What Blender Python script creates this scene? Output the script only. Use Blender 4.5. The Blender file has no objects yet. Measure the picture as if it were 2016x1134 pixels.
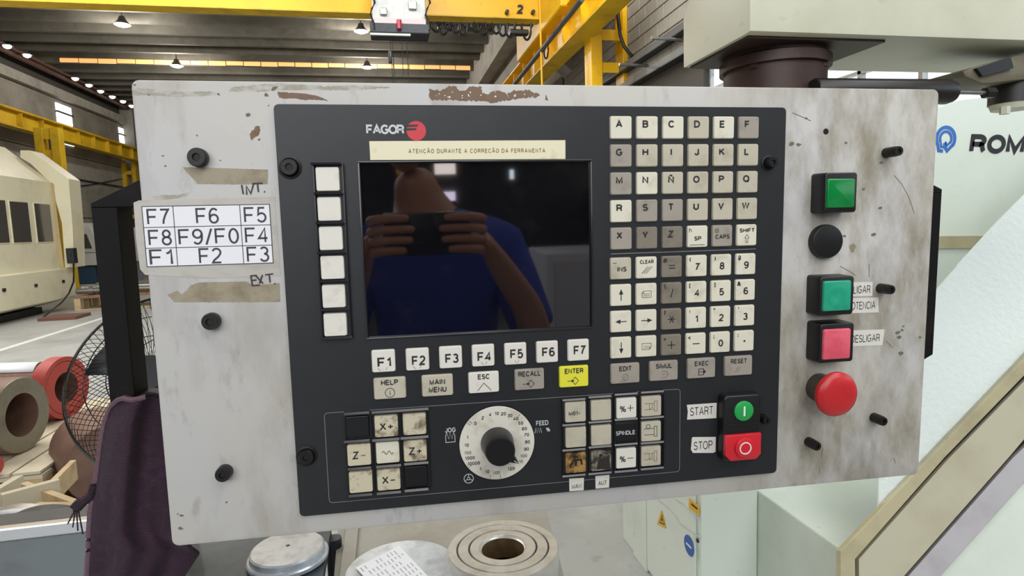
import bpy, bmesh, math, random
from mathutils import Vector, Matrix, noise
random.seed(7)
PI = math.pi
S = bpy.context.scene
COL = S.collection
# ------------------------------------------------------------------ camera
F = 1193.4177
CR = Matrix(((0.9790301, 0.0527393, -0.1967703), (-0.2010084, 0.0931503, -0.9751506), (-0.0330996, 0.9942543, 0.101798)))
CP = Vector((0, 0, 1.5))
cam_d = bpy.data.cameras.new('camera'); cam = bpy.data.objects.new('camera', cam_d); COL.objects.link(cam)
cam.matrix_world = Matrix.Translation(CP) @ CR.to_4x4()
cam_d.sensor_width = 36; cam_d.lens = F / 2016 * 36; cam_d.clip_start = 0.02; cam_d.clip_end = 300
S.camera = cam
# ------------------------------------------------------------------ light
S.view_settings.view_transform = 'Standard'; S.view_settings.look = 'None'
S.view_settings.gamma = 1; S.view_settings.use_curve_mapping = False
S.view_settings.exposure = -0.22
W = bpy.data.worlds.new('sky'); S.world = W; W.use_nodes = True
wn = W.node_tree.nodes['Background']; wn.inputs[0].default_value = (0.80, 0.90, 1.0, 1); wn.inputs[1].default_value = 1.6
def area(name, loc, target, w, h, power, col=(1, 1, 1)):
    l = bpy.data.lights.new(name, 'AREA'); l.shape = 'RECTANGLE'; l.size = w; l.size_y = h; l.energy = power; l.color = col
    o = bpy.data.objects.new(name, l); COL.objects.link(o); o.location = loc
    o.rotation_euler = (Vector(target) - Vector(loc)).to_track_quat('-Z', 'Y').to_euler()
    return o
area('fill_over_work_bay', (0.85, -1.0, 3.3), (0.15, 0.55, 1.55), 2.4, 1.5, 44, (1.0, 0.99, 0.96))  # added unseen lamp below the closed roof, lights the panel from upper right
area('fill_over_machines', (1.6, 5.6, 7.2), (3.9, 8.0, 4.5), 3, 2.4, 480, (0.97, 1.0, 0.99))  # added unseen lamp that brightens the block wall on the right
area('fill_over_aisle', (-4.5, 7.5, 7.0), (-5, 8.5, 0), 7, 7, 980, (1.0, 0.98, 0.94))  # added unseen lamp, brightens the aisle and the cream machine
area('fill_over_lathe', (2.3, 0.6, 4.6), (1.9, 1.6, 0.5), 2.2, 1.2, 60, (0.95, 1.0, 1.0))  # added unseen lamp, lifts the top faces and guard of the lathe
area('fill_from_near_end', (-3.0, -6.0, 4.5), (0, 6, 4.0), 8, 4, 520, (0.97, 0.98, 1.0))  # added unseen lamp standing inside the hall, fills it from behind the camera
# ------------------------------------------------------------------ pixel rays to real positions
def ray(px, py):
    return CR @ Vector(((px - 1008) / F, (567 - py) / F, -1))
def PY(px, py, Y):
    d = ray(px, py); return CP + d * (Y / d.y)
def PX(px, py, X):
    d = ray(px, py); return CP + d * (X / d.x)
def PZ(px, py, Z):
    d = ray(px, py); return CP + d * ((Z - CP.z) / d.z)
# control panel frame: origin at the top left corner of the faceplate, x right, y up, z towards the viewer
PM = Matrix(((0.9988413, 0.008726, -0.0473284, -0.1960702), (-0.0472318, -0.0109656, -0.9988238, 0.5540224),
             (-0.0092347, 0.9999018, -0.0105408, 1.6273617), (0, 0, 0, 1)))
PMI = PM.inverted(); PO = PMI @ CP; PR = PMI.to_3x3()
def L(px, py, h=0.0):
    d = PR @ ray(px, py); k = (h - PO.z) / d.z; p = PO + d * k
    return (p.x, p.y)
# ------------------------------------------------------------------ materials
def rgb(h):
    v = [int(h[i:i + 2], 16) / 255 for i in (0, 2, 4)]
    return tuple([(c / 12.92 if c <= 0.04045 else ((c + 0.055) / 1.055) ** 2.4) for c in v]) + (1,)
def M(name, col, rough=0.5, metal=0.0, dirt=None, bump=None, emit=None, spec=0.5, coat=0, extra=None):
    """dirt = list of (colour, scale or xyz scale, low, high, amount); bump = (scale, strength)"""
    m = bpy.data.materials.new(name); m.use_nodes = True
    nt = m.node_tree; N = nt.nodes; K = nt.links; b = N['Principled BSDF']
    col = rgb(col) if isinstance(col, str) else col
    b.inputs['Base Color'].default_value = col; b.inputs['Roughness'].default_value = rough
    b.inputs['Metallic'].default_value = metal; b.inputs['Specular IOR Level'].default_value = spec
    b.inputs['Coat Weight'].default_value = coat
    tc = N.new('ShaderNodeTexCoord')
    last = None
    for i, (dc, sc, lo, hi, am) in enumerate(dirt or []):
        mp = N.new('ShaderNodeMapping'); K.new(tc.outputs['Object'], mp.inputs[0])
        mp.inputs['Scale'].default_value = sc if isinstance(sc, tuple) else (sc, sc, sc)
        mp.inputs['Location'].default_value = (i * 3.1, i * 1.7, i * 2.3)
        n = N.new('ShaderNodeTexNoise'); K.new(mp.outputs[0], n.inputs[0]); n.inputs['Scale'].default_value = 1; n.inputs['Detail'].default_value = 6
        n.inputs['Roughness'].default_value = 0.62
        r = N.new('ShaderNodeMapRange'); K.new(n.outputs[0], r.inputs[0])
        r.inputs['From Min'].default_value = lo; r.inputs['From Max'].default_value = hi; r.inputs['To Max'].default_value = am
        mx = N.new('ShaderNodeMix'); mx.data_type = 'RGBA'; K.new(r.outputs[0], mx.inputs[0])
        if last: K.new(last, mx.inputs[6])
        else: mx.inputs[6].default_value = col
        mx.inputs[7].default_value = rgb(dc) if isinstance(dc, str) else dc
        last = mx.outputs[2]
    if last: K.new(last, b.inputs['Base Color'])
    if bump:
        n = N.new('ShaderNodeTexNoise'); K.new(tc.outputs['Object'], n.inputs[0]); n.inputs['Scale'].default_value = bump[0]; n.inputs['Detail'].default_value = 3
        bp = N.new('ShaderNodeBump'); K.new(n.outputs[0], bp.inputs['Height']); bp.inputs['Strength'].default_value = bump[1]
        bp.inputs['Distance'].default_value = bump[2] if len(bump) > 2 else 0.01
        K.new(bp.outputs[0], b.inputs['Normal'])
    if emit:
        b.inputs['Emission Color'].default_value = rgb(emit[0]) if isinstance(emit[0], str) else emit[0]
        b.inputs['Emission Strength'].default_value = emit[1]
    return m
# ------------------------------------------------------------------ objects
WM = {}
def tag(o, label=None, cat=None, group=None, kind=None):
    if label: o['label'] = label
    if cat: o['category'] = cat
    if group: o['group'] = group
    if kind: o['kind'] = kind
    return o
def thing(name, label, cat, loc=(0, 0, 0), mtx=None, group=None):
    o = bpy.data.objects.new(name, None); COL.objects.link(o); o.empty_display_size = 0.1
    m = mtx if mtx is not None else Matrix.Translation(Vector(loc))
    o.matrix_world = m; WM[o.name] = m
    return tag(o, label, cat, group)
class MB:
    """collects shapes, then links them as one mesh object"""
    def __init__(s): s.bm = bmesh.new()
    def _m(s, fs, mi):
        for f in fs: f.material_index = mi
    def box(s, x0, x1, y0, y1, z0, z1, bev=0, mi=0, mtx=None, seg=2):
        b = s.bm
        x0, x1 = min(x0, x1), max(x0, x1); y0, y1 = min(y0, y1), max(y0, y1); z0, z1 = min(z0, z1), max(z0, z1)
        v = [b.verts.new((x, y, z)) for x in (x0, x1) for y in (y0, y1) for z in (z0, z1)]
        fs = [b.faces.new([v[i] for i in q]) for q in ((0, 1, 3, 2), (4, 6, 7, 5), (0, 4, 5, 1), (2, 3, 7, 6), (0, 2, 6, 4), (1, 5, 7, 3))]
        s._m(fs, mi)
        if mtx: bmesh.ops.transform(b, matrix=mtx, verts=v)
        if bev:
            es = list({e for f in fs for e in f.edges})
            bmesh.ops.bevel(b, geom=es, offset=bev, segments=seg, profile=0.5, affect='EDGES')
        return s
    def prism(s, pts, d, mi=0, bev=0):
        """pts: 3d outline, d: extrusion vector"""
        b = s.bm; pts = [Vector(p) for p in pts]; d = Vector(d)
        a = [b.verts.new(p) for p in pts]; c = [b.verts.new(p + d) for p in pts]; n = len(pts)
        fs = [b.faces.new(a[::-1]), b.faces.new(c)]
        for i in range(n): fs.append(b.faces.new((a[i], a[(i + 1) % n], c[(i + 1) % n], c[i])))
        s._m(fs, mi)
        bmesh.ops.recalc_face_normals(b, faces=fs)
        if bev: bmesh.ops.bevel(b, geom=list(set(fs[1].edges) | set(fs[0].edges)), offset=bev, segments=2, profile=0.5, affect='EDGES')
        return s
    def rrect(s, cx, cy, w, h, r, z0, z1, taper=0.0, mi=0, n=4, bev=0.0):
        """rounded rectangle block in the xy plane from z0 to z1"""
        b = s.bm; rings = []
        lv = [(z0, 0.0)] + ([(z1 - bev, taper), (z1 - bev * 0.3, taper + bev * 0.35), (z1, taper + bev)] if bev else [(z1, taper)])
        for z, t in lv:
            ring = []
            ww, hh = w / 2 - t, h / 2 - t; rr = max(min(r, ww, hh) - t * 0.5, 1e-5)
            for k, (sx, sy) in enumerate(((1, 1), (-1, 1), (-1, -1), (1, -1))):
                for j in range(n + 1):
                    a = (k + j / n) * PI / 2
                    ring.append(b.verts.new((cx + sx * (ww - rr) + math.cos(a) * rr, cy + sy * (hh - rr) + math.sin(a) * rr, z)))
            rings.append(ring)
        fs = [b.faces.new(rings[-1]), b.faces.new(rings[0][::-1])]; m = len(rings[0])
        for p, q in zip(rings, rings[1:]):
            for i in range(m): fs.append(b.faces.new((p[i], p[(i + 1) % m], q[(i + 1) % m], q[i])))
        s._m(fs, mi)
        return s
    def lathe(s, prof, n=24, mi=0, mtx=None, cap=True):
        """prof: list of (radius, z) revolved about z"""
        b = s.bm; rings = []; fs = []; vs = []
        for r, z in prof:
            if r < 1e-6: ring = [b.verts.new((0, 0, z))]
            else: ring = [b.verts.new((r * math.cos(2 * PI * i / n), r * math.sin(2 * PI * i / n), z)) for i in range(n)]
            rings.append(ring); vs += ring
        for p, q in zip(rings, rings[1:]):
            for i in range(n):
                j = (i + 1) % n
                if len(p) == 1 and len(q) == 1: continue
                if len(p) == 1: fs.append(b.faces.new((p[0], q[j], q[i])))
                elif len(q) == 1: fs.append(b.faces.new((p[i], p[j], q[0])))
                else: fs.append(b.faces.new((p[i], p[j], q[j], q[i])))
        if cap:
            if len(rings[0]) > 1: fs.append(b.faces.new(rings[0][::-1]))
            if len(rings[-1]) > 1: fs.append(b.faces.new(rings[-1]))
        s._m(fs, mi)
        bmesh.ops.recalc_face_normals(b, faces=fs)
        if mtx: bmesh.ops.transform(b, matrix=mtx, verts=vs)
        return s
    def cyl(s, a, c, r, r2=None, n=20, mi=0):
        a = Vector(a); c = Vector(c); d = c - a
        m = Matrix.Translation(a) @ d.to_track_quat('Z', 'Y').to_matrix().to_4x4()
        return s.lathe([(r, 0), (r if r2 is None else r2, d.length)], n=n, mi=mi, mtx=m)
    def tube(s, pts, r, n=6, closed=False, mi=0):
        b = s.bm; pts = [Vector(p) for p in pts]; rings = []; m = len(pts)
        up = Vector((0.013, 0.021, 1))
        for i, p in enumerate(pts):
            t = (pts[(i + 1) % m] - pts[i - 1]) if (closed or 0 < i < m - 1) else (pts[1] - pts[0] if i == 0 else pts[-1] - pts[-2])
            t.normalize(); x = t.cross(up)
            if x.length < 0.1: x = t.cross(Vector((1, 0.1, 0)))
            x.normalize(); y = t.cross(x)
            rings.append([b.verts.new(p + (x * math.cos(2 * PI * k / n) + y * math.sin(2 * PI * k / n)) * r) for k in range(n)])
        fs = []
        rng = range(m) if closed else range(m - 1)
        for i in rng:
            p, q = rings[i], rings[(i + 1) % m]
            for k in range(n): fs.append(b.faces.new((p[k], p[(k + 1) % n], q[(k + 1) % n], q[k])))
        if not closed: fs += [b.faces.new(rings[0][::-1]), b.faces.new(rings[-1])]
        s._m(fs, mi); return s
    def strip(s, pts, w, z0, z1, mi=0):
        """flat mitred pen stroke along 2d points in the xy plane"""
        P = [Vector(p) for p in pts]; closed = len(P) > 3 and (P[0] - P[-1]).length < 1e-7
        if closed: P = P[:-1]
        n = len(P); L_ = []
        if n < 2: return s
        for i in range(n):
            a = P[i] - P[i - 1] if (closed or i) else P[1] - P[0]
            b = P[(i + 1) % n] - P[i] if (closed or i < n - 1) else a
            a = a.normalized(); b = b.normalized() if b.length else a
            na = Vector((-a.y, a.x)); nb = Vector((-b.y, b.x)); m = na + nb
            m = nb if m.length < 1e-4 else m / max(m.length_squared, 0.8) * 2
            L_.append(m * w / 2)
        bm = s.bm; rows = []
        for p, o in zip(P, L_):
            l, r = p + o, p - o
            rows.append([bm.verts.new(c) for c in ((l.x, l.y, z0), (l.x, l.y, z1), (r.x, r.y, z1), (r.x, r.y, z0))])
        fs = []
        for i in range(n if closed else n - 1):
            p, q = rows[i], rows[(i + 1) % n]
            for k in range(3): fs.append(bm.faces.new((p[k], p[k + 1], q[k + 1], q[k])))
        if not closed: fs += [bm.faces.new(rows[0]), bm.faces.new(rows[-1][::-1])]
        s._m(fs, mi)
        return s
    def build(s, name, mats, parent=None, local=False, smooth=True, ang=40, recalc=False):
        if recalc: bmesh.ops.recalc_face_normals(s.bm, faces=s.bm.faces)
        me = bpy.data.meshes.new(name); s.bm.to_mesh(me); s.bm.free()
        return link(name, me, mats, parent, local, smooth, ang)
def link(name, me, mats, parent=None, local=False, smooth=True, ang=40):
    for m in (mats if isinstance(mats, (list, tuple)) else [mats]): me.materials.append(m)
    o = bpy.data.objects.new(name, me); COL.objects.link(o)
    if parent:
        pm = WM[parent.name]
        if not local: me.transform(pm.inverted())
        o.parent = parent; WM[o.name] = pm
    else:
        if not local:
            bb = [v.co for v in me.vertices]
            c = Vector((sum(v.x for v in bb) / len(bb), sum(v.y for v in bb) / len(bb), min(v.z for v in bb)))
            me.transform(Matrix.Translation(-c)); o.location = c; WM[o.name] = Matrix.Translation(c)
        else: WM[o.name] = Matrix.Identity(4)
    if smooth:
        me.polygons.foreach_set('use_smooth', [True] * len(me.polygons)); me.set_sharp_from_angle(angle=math.radians(ang))
    return o
def _arc(cx, cy, rx, ry, a0, a1, n=8):
    return [(cx + rx * math.cos(math.radians(a0 + (a1 - a0) * i / n)), cy + ry * math.sin(math.radians(a0 + (a1 - a0) * i / n))) for i in range(n + 1)]
GL = {  # grotesque letter skeletons, cap height 1: (advance width, strokes)
 'A': (.74, [[(0, 0), (.37, 1), (.74, 0)], [(.13, .33), (.61, .33)]]),
 'B': (.62, [[(.36, .53), (0, .53), (0, 1)] + _arc(.36, .765, .23, .235, 90, -90), [(0, .53), (0, 0)] + _arc(.37, .265, .25, .265, -90, 90)]),
 'C': (.70, [_arc(.36, .5, .36, .5, 38, 322, 18)]),
 'D': (.68, [[(0, 0), (0, 1)] + _arc(.28, .5, .40, .5, 90, -90, 12) + [(0, 0)]]),
 'E': (.58, [[(.58, 1), (0, 1), (0, 0), (.6, 0)], [(0, .52), (.53, .52)]]),
 'F': (.56, [[(.56, 1), (0, 1), (0, 0)], [(0, .5), (.48, .5)]]),
 'G': (.74, [_arc(.37, .5, .37, .5, 40, 330, 18) + [(.72, .46), (.40, .46)]]),
 'H': (.64, [[(0, 0), (0, 1)], [(.64, 0), (.64, 1)], [(0, .52), (.64, .52)]]),
 'I': (.02, [[(.01, 0), (.01, 1)]]),
 'J': (.46, [[(.46, 1), (.46, .26)] + _arc(.23, .26, .23, .26, 0, -180)]),
 'K': (.64, [[(0, 0), (0, 1)], [(.60, 1), (0, .38)], [(.22, .58), (.66, 0)]]),
 'L': (.52, [[(0, 1), (0, 0), (.52, 0)]]),
 'M': (.76, [[(0, 0), (0, 1), (.38, .05), (.76, 1), (.76, 0)]]),
 'N': (.64, [[(0, 0), (0, 1), (.64, 0), (.64, 1)]]),
 'O': (.76, [_arc(.38, .5, .38, .5, 0, 360, 24)]),
 'P': (.60, [[(0, 0), (0, 1)] + _arc(.33, .73, .27, .27, 90, -90) + [(0, .46)]]),
 'Q': (.76, [_arc(.38, .5, .38, .5, 0, 360, 24), [(.46, .22), (.76, -.06)]]),
 'R': (.64, [[(0, 0), (0, 1)] + _arc(.35, .74, .27, .26, 90, -90) + [(0, .48)], [(.36, .48), (.54, .40), (.58, .14), (.64, 0)]]),
 'S': (.60, [_arc(.30, .745, .26, .255, 25, 235, 10) + [(.40, .50)] + _arc(.30, .255, .29, .255, 48, -160, 10)]),
 'T': (.60, [[(0, 1), (.62, 1)], [(.31, 1), (.31, 0)]]),
 'U': (.62, [[(0, 1), (0, .31)] + _arc(.31, .31, .31, .31, 180, 360, 10) + [(.62, 1)]]),
 'V': (.66, [[(0, 1), (.33, 0), (.66, 1)]]),
 'W': (.96, [[(0, 1), (.24, 0), (.48, 1), (.72, 0), (.96, 1)]]),
 'X': (.66, [[(0, 0), (.64, 1)], [(.02, 1), (.66, 0)]]),
 'Y': (.66, [[(0, 1), (.33, .42), (.66, 1)], [(.33, .42), (.33, 0)]]),
 'Z': (.60, [[(.02, 1), (.58, 1), (0, 0), (.6, 0)]]),
 '0': (.50, [_arc(.25, .5, .25, .5, 0, 360, 20)]),
 '1': (.30, [[(0, .76), (.12, .80), (.24, 1), (.24, 0)]]),
 '2': (.52, [_arc(.26, .73, .25, .27, 160, -25, 10) + [(.36, .42), (.08, .16), (0, 0), (.52, 0)]]),
 '3': (.50, [_arc(.25, .76, .22, .24, 150, -90, 9), _arc(.25, .27, .25, .27, 90, -160, 10)]),
 '4': (.54, [[(.40, 0), (.40, 1), (0, .28), (.54, .28)]]),
 '5': (.52, [[(.46, 1), (.09, 1), (.04, .50)] + _arc(.25, .31, .26, .31, 115, -155, 11)]),
 '6': (.50, [_arc(.25, .29, .25, .29, 0, 360, 16), _arc(.27, .54, .27, .46, 45, 190, 9) + [(0, .29)]]),
 '7': (.50, [[(0, 1), (.5, 1), (.30, .62), (.18, .28), (.14, 0)]]),
 '8': (.50, [_arc(.25, .76, .21, .24, -90, 270, 16), _arc(.25, .265, .25, .265, 90, 450, 16)]),
 '9': (.50, [_arc(.25, .71, .25, .29, 0, 360, 16), _arc(.23, .46, .27, .46, -135, 5, 9) + [(.5, .71)]]),
 '+': (.6, [[(0, .42), (.6, .42)], [(.3, .12), (.3, .72)]]), '-': (.36, [[(0, .38), (.36, .38)]]), '–': (.56, [[(0, .42), (.56, .42)]]),
 '/': (.34, [[(0, -.08), (.34, 1.06)]]), '.': (.04, [[(-.04, .07), (.08, .07)]]), ' ': (.16, []),
 '%': (.84, [_arc(.17, .76, .15, .22, 0, 360, 12), _arc(.67, .24, .15, .22, 0, 360, 12), [(.20, 0), (.64, 1)]]),
 'Ñ': (.64, [[(0, 0), (0, 1), (.64, 0), (.64, 1)], [(.12, 1.18), (.22, 1.26), (.40, 1.18), (.50, 1.26)]]),
 'Ã': (.74, [[(0, 0), (.37, 1), (.74, 0)], [(.13, .33), (.61, .33)], [(.17, 1.18), (.27, 1.26), (.45, 1.18), (.55, 1.26)]]),
 '[': (.2, [[(.2, 1.05), (0, 1.05), (0, -.1), (.2, -.1)]]), ']': (.2, [[(0, 1.05), (.2, 1.05), (.2, -.1), (0, -.1)]]),
 '(': (.2, [_arc(.5, .5, .5, .65, 125, 235, 6)]), ')': (.2, [_arc(-.3, .5, .5, .65, 55, -55, 6)]),
 '<': (.5, [[(.5, .8), (0, .42), (.5, .05)]]), '>': (.5, [[(0, .8), (.5, .42), (0, .05)]]), '!': (.04, [[(.02, 1), (.02, .3)], [(.02, .12), (.02, 0)]]),
}
def stroke_text(body, cap, th, align, sx, spacing=1.0, depth=0.00012):
    """letters drawn as mitred strokes; origin at the middle of the cap height"""
    mb = MB(); x = 0; t = th; segs = []
    for ch in body:
        w, ls = GL[ch]
        for l in ls: segs.append([((x + p[0]) , t / 2 + p[1] * (1 - t)) for p in l])
        x += w + (0.15 + t * 0.7) * spacing
    tw = x - (0.15 + t * 0.7) * spacing
    off = {'CENTER': tw / 2, 'LEFT': 0, 'RIGHT': tw}[align]
    for l in segs: mb.strip([((p[0] - off) * cap * sx, (p[1] - 0.5) * cap) for p in l], t * cap, 0, depth)
    me = bpy.data.meshes.new('lettering'); mb.bm.to_mesh(me); mb.bm.free(); return me
def text_mesh(body, size, bold=0.0, depth=0.00012, align='CENTER', sx=1.0, shear=0, spacing=1.0):
    if all(ch in GL for ch in body): return stroke_text(body, size * 0.72, 0.135 + bold * 1.7, align, sx, spacing, depth)
    c = bpy.data.curves.new('lettering', 'FONT'); c.body = body; c.size = size; c.align_x = align; c.align_y = 'CENTER'
    c.extrude = depth; c.offset = bold * size; c.shear = shear; c.resolution_u = 3; c.space_character = spacing
    o = bpy.data.objects.new('lettering', c); me = bpy.data.meshes.new_from_object(o)
    bpy.data.objects.remove(o)
    if sx != 1: me.transform(Matrix.Diagonal((sx, 1, 1, 1)))
    return me
def ptext(body, x, y, z, size, mat, parent, rot=0.0, name='lettering', fit=None, **k):
    """writing in the parent's local xy plane"""
    me = text_mesh(body, size, **k)
    if fit:
        xs = [v.co.x for v in me.vertices]; me.transform(Matrix.Diagonal((fit * (0.00047 if x < 0.4 else 0.0005) / (max(xs) - min(xs)), 1, 1, 1)))
    me.transform(Matrix.Translation((x, y, z)) @ Matrix.Rotation(rot, 4, 'Z'))
    return link(name, me, mat, parent, local=True, smooth=False)
# ================================================================== CONTROL PANEL
m_plate = M('worn_white_paint', 'BAB8B1', 0.5, dirt=[('B9BAC4', (6, 3, 6), 0.45, 0.7, 0.6), ('8C8371', (14, 5, 9), 0.52, 0.78, 0.75), ('6F6657', (60, 25, 40), 0.6, 0.8, 0.55), ('59503F', (9, 9, 9), 0.64, 0.82, 0.7), ('3a342a', 170, 0.7, 0.78, 0.6)], bump=(140, 0.05, 0.001))
nt = m_plate.node_tree; N = nt.nodes; K = nt.links; bsdf = N['Principled BSDF']; prev = bsdf.inputs['Base Color'].links[0].from_socket
tc = N.new('ShaderNodeTexCoord'); sp = N.new('ShaderNodeSeparateXYZ'); K.new(tc.outputs['Object'], sp.inputs[0])
mr = N.new('ShaderNodeMapRange'); K.new(sp.outputs[0], mr.inputs[0]); mr.inputs['From Min'].default_value = 0.5; mr.inputs['From Max'].default_value = 0.6
mp = N.new('ShaderNodeMapping'); K.new(tc.outputs['Object'], mp.inputs[0]); mp.inputs['Rotation'].default_value = (0, 0, 0.7); mp.inputs['Scale'].default_value = (26, 11, 1)
no = N.new('ShaderNodeTexNoise'); K.new(mp.outputs[0], no.inputs[0]); no.inputs['Scale'].default_value = 1; no.inputs['Detail'].default_value = 7; no.inputs['Roughness'].default_value = 0.65
m2 = N.new('ShaderNodeMapRange'); K.new(no.outputs[0], m2.inputs[0]); m2.inputs['From Min'].default_value = 0.40; m2.inputs['From Max'].default_value = 0.66; m2.inputs['To Max'].default_value = 0.95
mu = N.new('ShaderNodeMath'); mu.operation = 'MULTIPLY'; K.new(mr.outputs[0], mu.inputs[0]); K.new(m2.outputs[0], mu.inputs[1])
mx = N.new('ShaderNodeMix'); mx.data_type = 'RGBA'; K.new(mu.outputs[0], mx.inputs[0]); K.new(prev, mx.inputs[6]); mx.inputs[7].default_value = rgb('857E6C'); K.new(mx.outputs[2], bsdf.inputs['Base Color'])
m_edge = M('bare_plate_edge', 'D8D6D0', 0.4)
m_bezel = M('black_fascia', '1D2023', 0.42, dirt=[('26292c', 30, 0.5, 0.8, 0.5)], bump=(900, 0.05, 0.0005))
m_blk = M('black_plastic', '101113', 0.38)
m_blkg = M('black_gloss_ledge', '1B1A20', 0.22, spec=0.8)
m_bolt = M('black_oxide_steel', '1A1818', 0.42, 0.3, bump=(400, 0.1, 0.001))
m_cream = M('cream_key', 'D9D5C3', 0.45, dirt=[('A69E86', 70, 0.52, 0.8, 0.6)])
m_white = M('white_key', 'DDDAD0', 0.4, dirt=[('A9A390', 60, 0.56, 0.8, 0.5)])
m_dull = M('dull_key', 'BDB7A4', 0.45, dirt=[('8d866f', 60, 0.5, 0.8, 0.6)])
m_grey = M('grimy_key', '9C958A', 0.5, dirt=[('6f6a5f', 60, 0.5, 0.8, 0.7)])
m_dark = M('dark_grimy_key', '7E776A', 0.5, dirt=[('57503f', 70, 0.48, 0.75, 0.8)])
m_wear = M('worn_key', 'C9C0A6', 0.5, dirt=[('5b4f38', 95, 0.5, 0.66, 0.9)])
m_worn = M('burnt_key', 'A8824A', 0.45, dirt=[('2e2010', 120, 0.42, 0.62, 0.95)])
m_worn2 = M('blackened_key', '8B8476', 0.45, dirt=[('28211c', 110, 0.40, 0.56, 0.95)])
m_yel = M('yellow_key', 'E0DC3C', 0.45, dirt=[('a39d3a', 80, 0.55, 0.8, 0.5)])
m_ink = M('dark_ink', '26262B', 0.6)
m_faint = M('faded_ink', '77705F', 0.6)
m_wht = M('white_print', 'C9CCCC', 0.5)
m_gry = M('grey_print', '77797B', 0.5)
m_red = M('red_print', 'C93A46', 0.5)
m_glass = M('dark_screen_glass', (0.0035, 0.0035, 0.005, 1), 0.03, spec=0.5, dirt=[((0.012, 0.011, 0.012, 1), 30, 0.55, 0.8, 0.7)])
m_glass.node_tree.nodes['Principled BSDF'].inputs['IOR'].default_value = 2.1
m_paper = M('white_paper', 'E6E7EC', 0.6)
m_tape = M('grimy_clear_tape', 'B7B3AB', 0.32, dirt=[('918b7c', (30, 70, 20), 0.5, 0.75, 0.6)])
m_glue = M('old_glue_residue', '99907A', 0.6, dirt=[('6f6548', 60, 0.45, 0.7, 0.7)])
m_chip = M('brown_bare_patch', '7A6350', 0.7, dirt=[('63503c', 90, 0.5, 0.7, 0.5)])
m_lab = M('plastic_label', 'D8D6CE', 0.45, dirt=[('9d968a', 60, 0.58, 0.8, 0.5)])
m_ylab = M('yellowed_label', 'E2DCBE', 0.45, dirt=[('a98f5c', 50, 0.6, 0.8, 0.6)])
panel = thing('control_panel', 'white painted machine control panel with black keyboard fascia and dark screen', 'control panel', mtx=PM)
PW, PH = 0.74, 0.3977
BZ = 0.004
mb = MB(); mb.rrect(PW / 2, -PH / 2, PW, PH, 0.006, -0.004, 0, bev=0.0008); mb.build('faceplate', m_plate, panel, local=True)
mb = MB(); mb.rrect(PW / 2, -PH / 2, PW - 0.05, PH - 0.05, 0.01, -0.16, -0.004); mb.build('enclosure', M('enclosure_paint', 'B9B6A8', 0.5), panel, local=True)
# fascia with a real opening for the screen
bx0, by0 = L(537, 205, BZ); bx1, by1 = L(1518, 928, BZ); bx1 = 0.5735; by1 = -0.3795; bx0 = 0.1095; by0 = -0.0190
sx0, sy0 = L(708, 321, BZ); sx1, sy1 = L(1165, 643, BZ)
def plate_hole(x0, x1, y1, y0, hx0, hx1, hy1, hy0, r, z0, z1):
    """y1 low, y0 high"""
    mb = MB(); b = mb.bm; cx, cy = (x0 + x1) / 2, (y0 + y1) / 2; w, h = x1 - x0, y0 - y1
    O = []; I = []
    cor = ((hx1, hy0), (hx0, hy0), (hx0, hy1), (hx1, hy1))
    for k, (sx, sy) in enumerate(((1, 1), (-1, 1), (-1, -1), (1, -1))):
        for j in range(4):
            a = (k + j / 3) * PI / 2
            O.append((cx + sx * (w / 2 - r) + math.cos(a) * r, cy + sy * (h / 2 - r) + math.sin(a) * r)); I.append(cor[k])
    rings = [[b.verts.new((p[0], p[1], z)) for p in P] for P, z in ((O, z0), (O, z1 - 0.0006), ([(cx + (p[0] - cx) * 0.998, cy + (p[1] - cy) * 0.998) for p in O], z1), (I, z1), (I, z0))]
    n = len(O)
    for p, q in zip(rings, rings[1:]):
        for i in range(n): b.faces.new((p[i], p[(i + 1) % n], q[(i + 1) % n], q[i]))
    bmesh.ops.remove_doubles(b, verts=b.verts, dist=1e-6)
    bmesh.ops.recalc_face_normals(b, faces=b.faces)
    return mb
fascia = plate_hole(bx0, bx1, by1, by0, sx0, sx1, sy1, sy0, 0.004, 0.0, BZ).build('fascia', m_bezel, panel, local=True)
scr = MB().box(sx0, sx1, sy1, sy0, 0.0, 0.0012).build('screen', m_glass, panel, local=True)
tag(scr, 'dark glossy glass screen, switched off')
mb = MB(); e = 0.0016
for a in ((sx0 - e, sx1 + e, sy0, sy0 + e), (sx0 - e, sx1 + e, sy1 - e, sy1), (sx0 - e, sx0, sy1, sy0), (sx1, sx1 + e, sy1, sy0)):
    mb.box(a[0], a[1], a[2], a[3], BZ - 0.0004, BZ + 0.0012, bev=0.0004)
mb.build('screen_frame', m_blkg, panel, local=True)

def rect(p, h):
    x0, y0, x1, y1 = p; xm, ym = (x0 + x1) / 2, (y0 + y1) / 2
    cx, cy = L(xm, ym, h); w = L(x1, ym, h)[0] - L(x0, ym, h)[0]; hh = L(xm, y0, h)[1] - L(xm, y1, h)[1]
    return cx, cy, w, hh
def make_key(cx, cy, w, h, mat, label, z0=BZ, z1=BZ + 0.0022, r=0.0018, name='key'):
    o = MB().rrect(cx, cy, w, h, r, z0, z1, taper=0.0004, bev=0.0006).build(name, mat, panel, local=True, ang=12)
    return tag(o, label)
def legend(key, body, x, y, size, z=BZ + 0.00225, mat=None, bold=0.045, **k):
    return ptext(body, x, y, z, size, mat or m_ink, key, bold=bold, **k)
def strokes(key, lines, z=BZ + 0.0022, w=0.0006, mat=None, fills=()):
    mb = MB()
    for l in lines: mb.strip(l, w, z, z + 0.00018)
    for f in fills: mb.prism([(p[0], p[1], z) for p in f], (0, 0, 0.00018))
    return mb.build('lettering', mat or m_ink, key, local=True, smooth=False)
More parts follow.
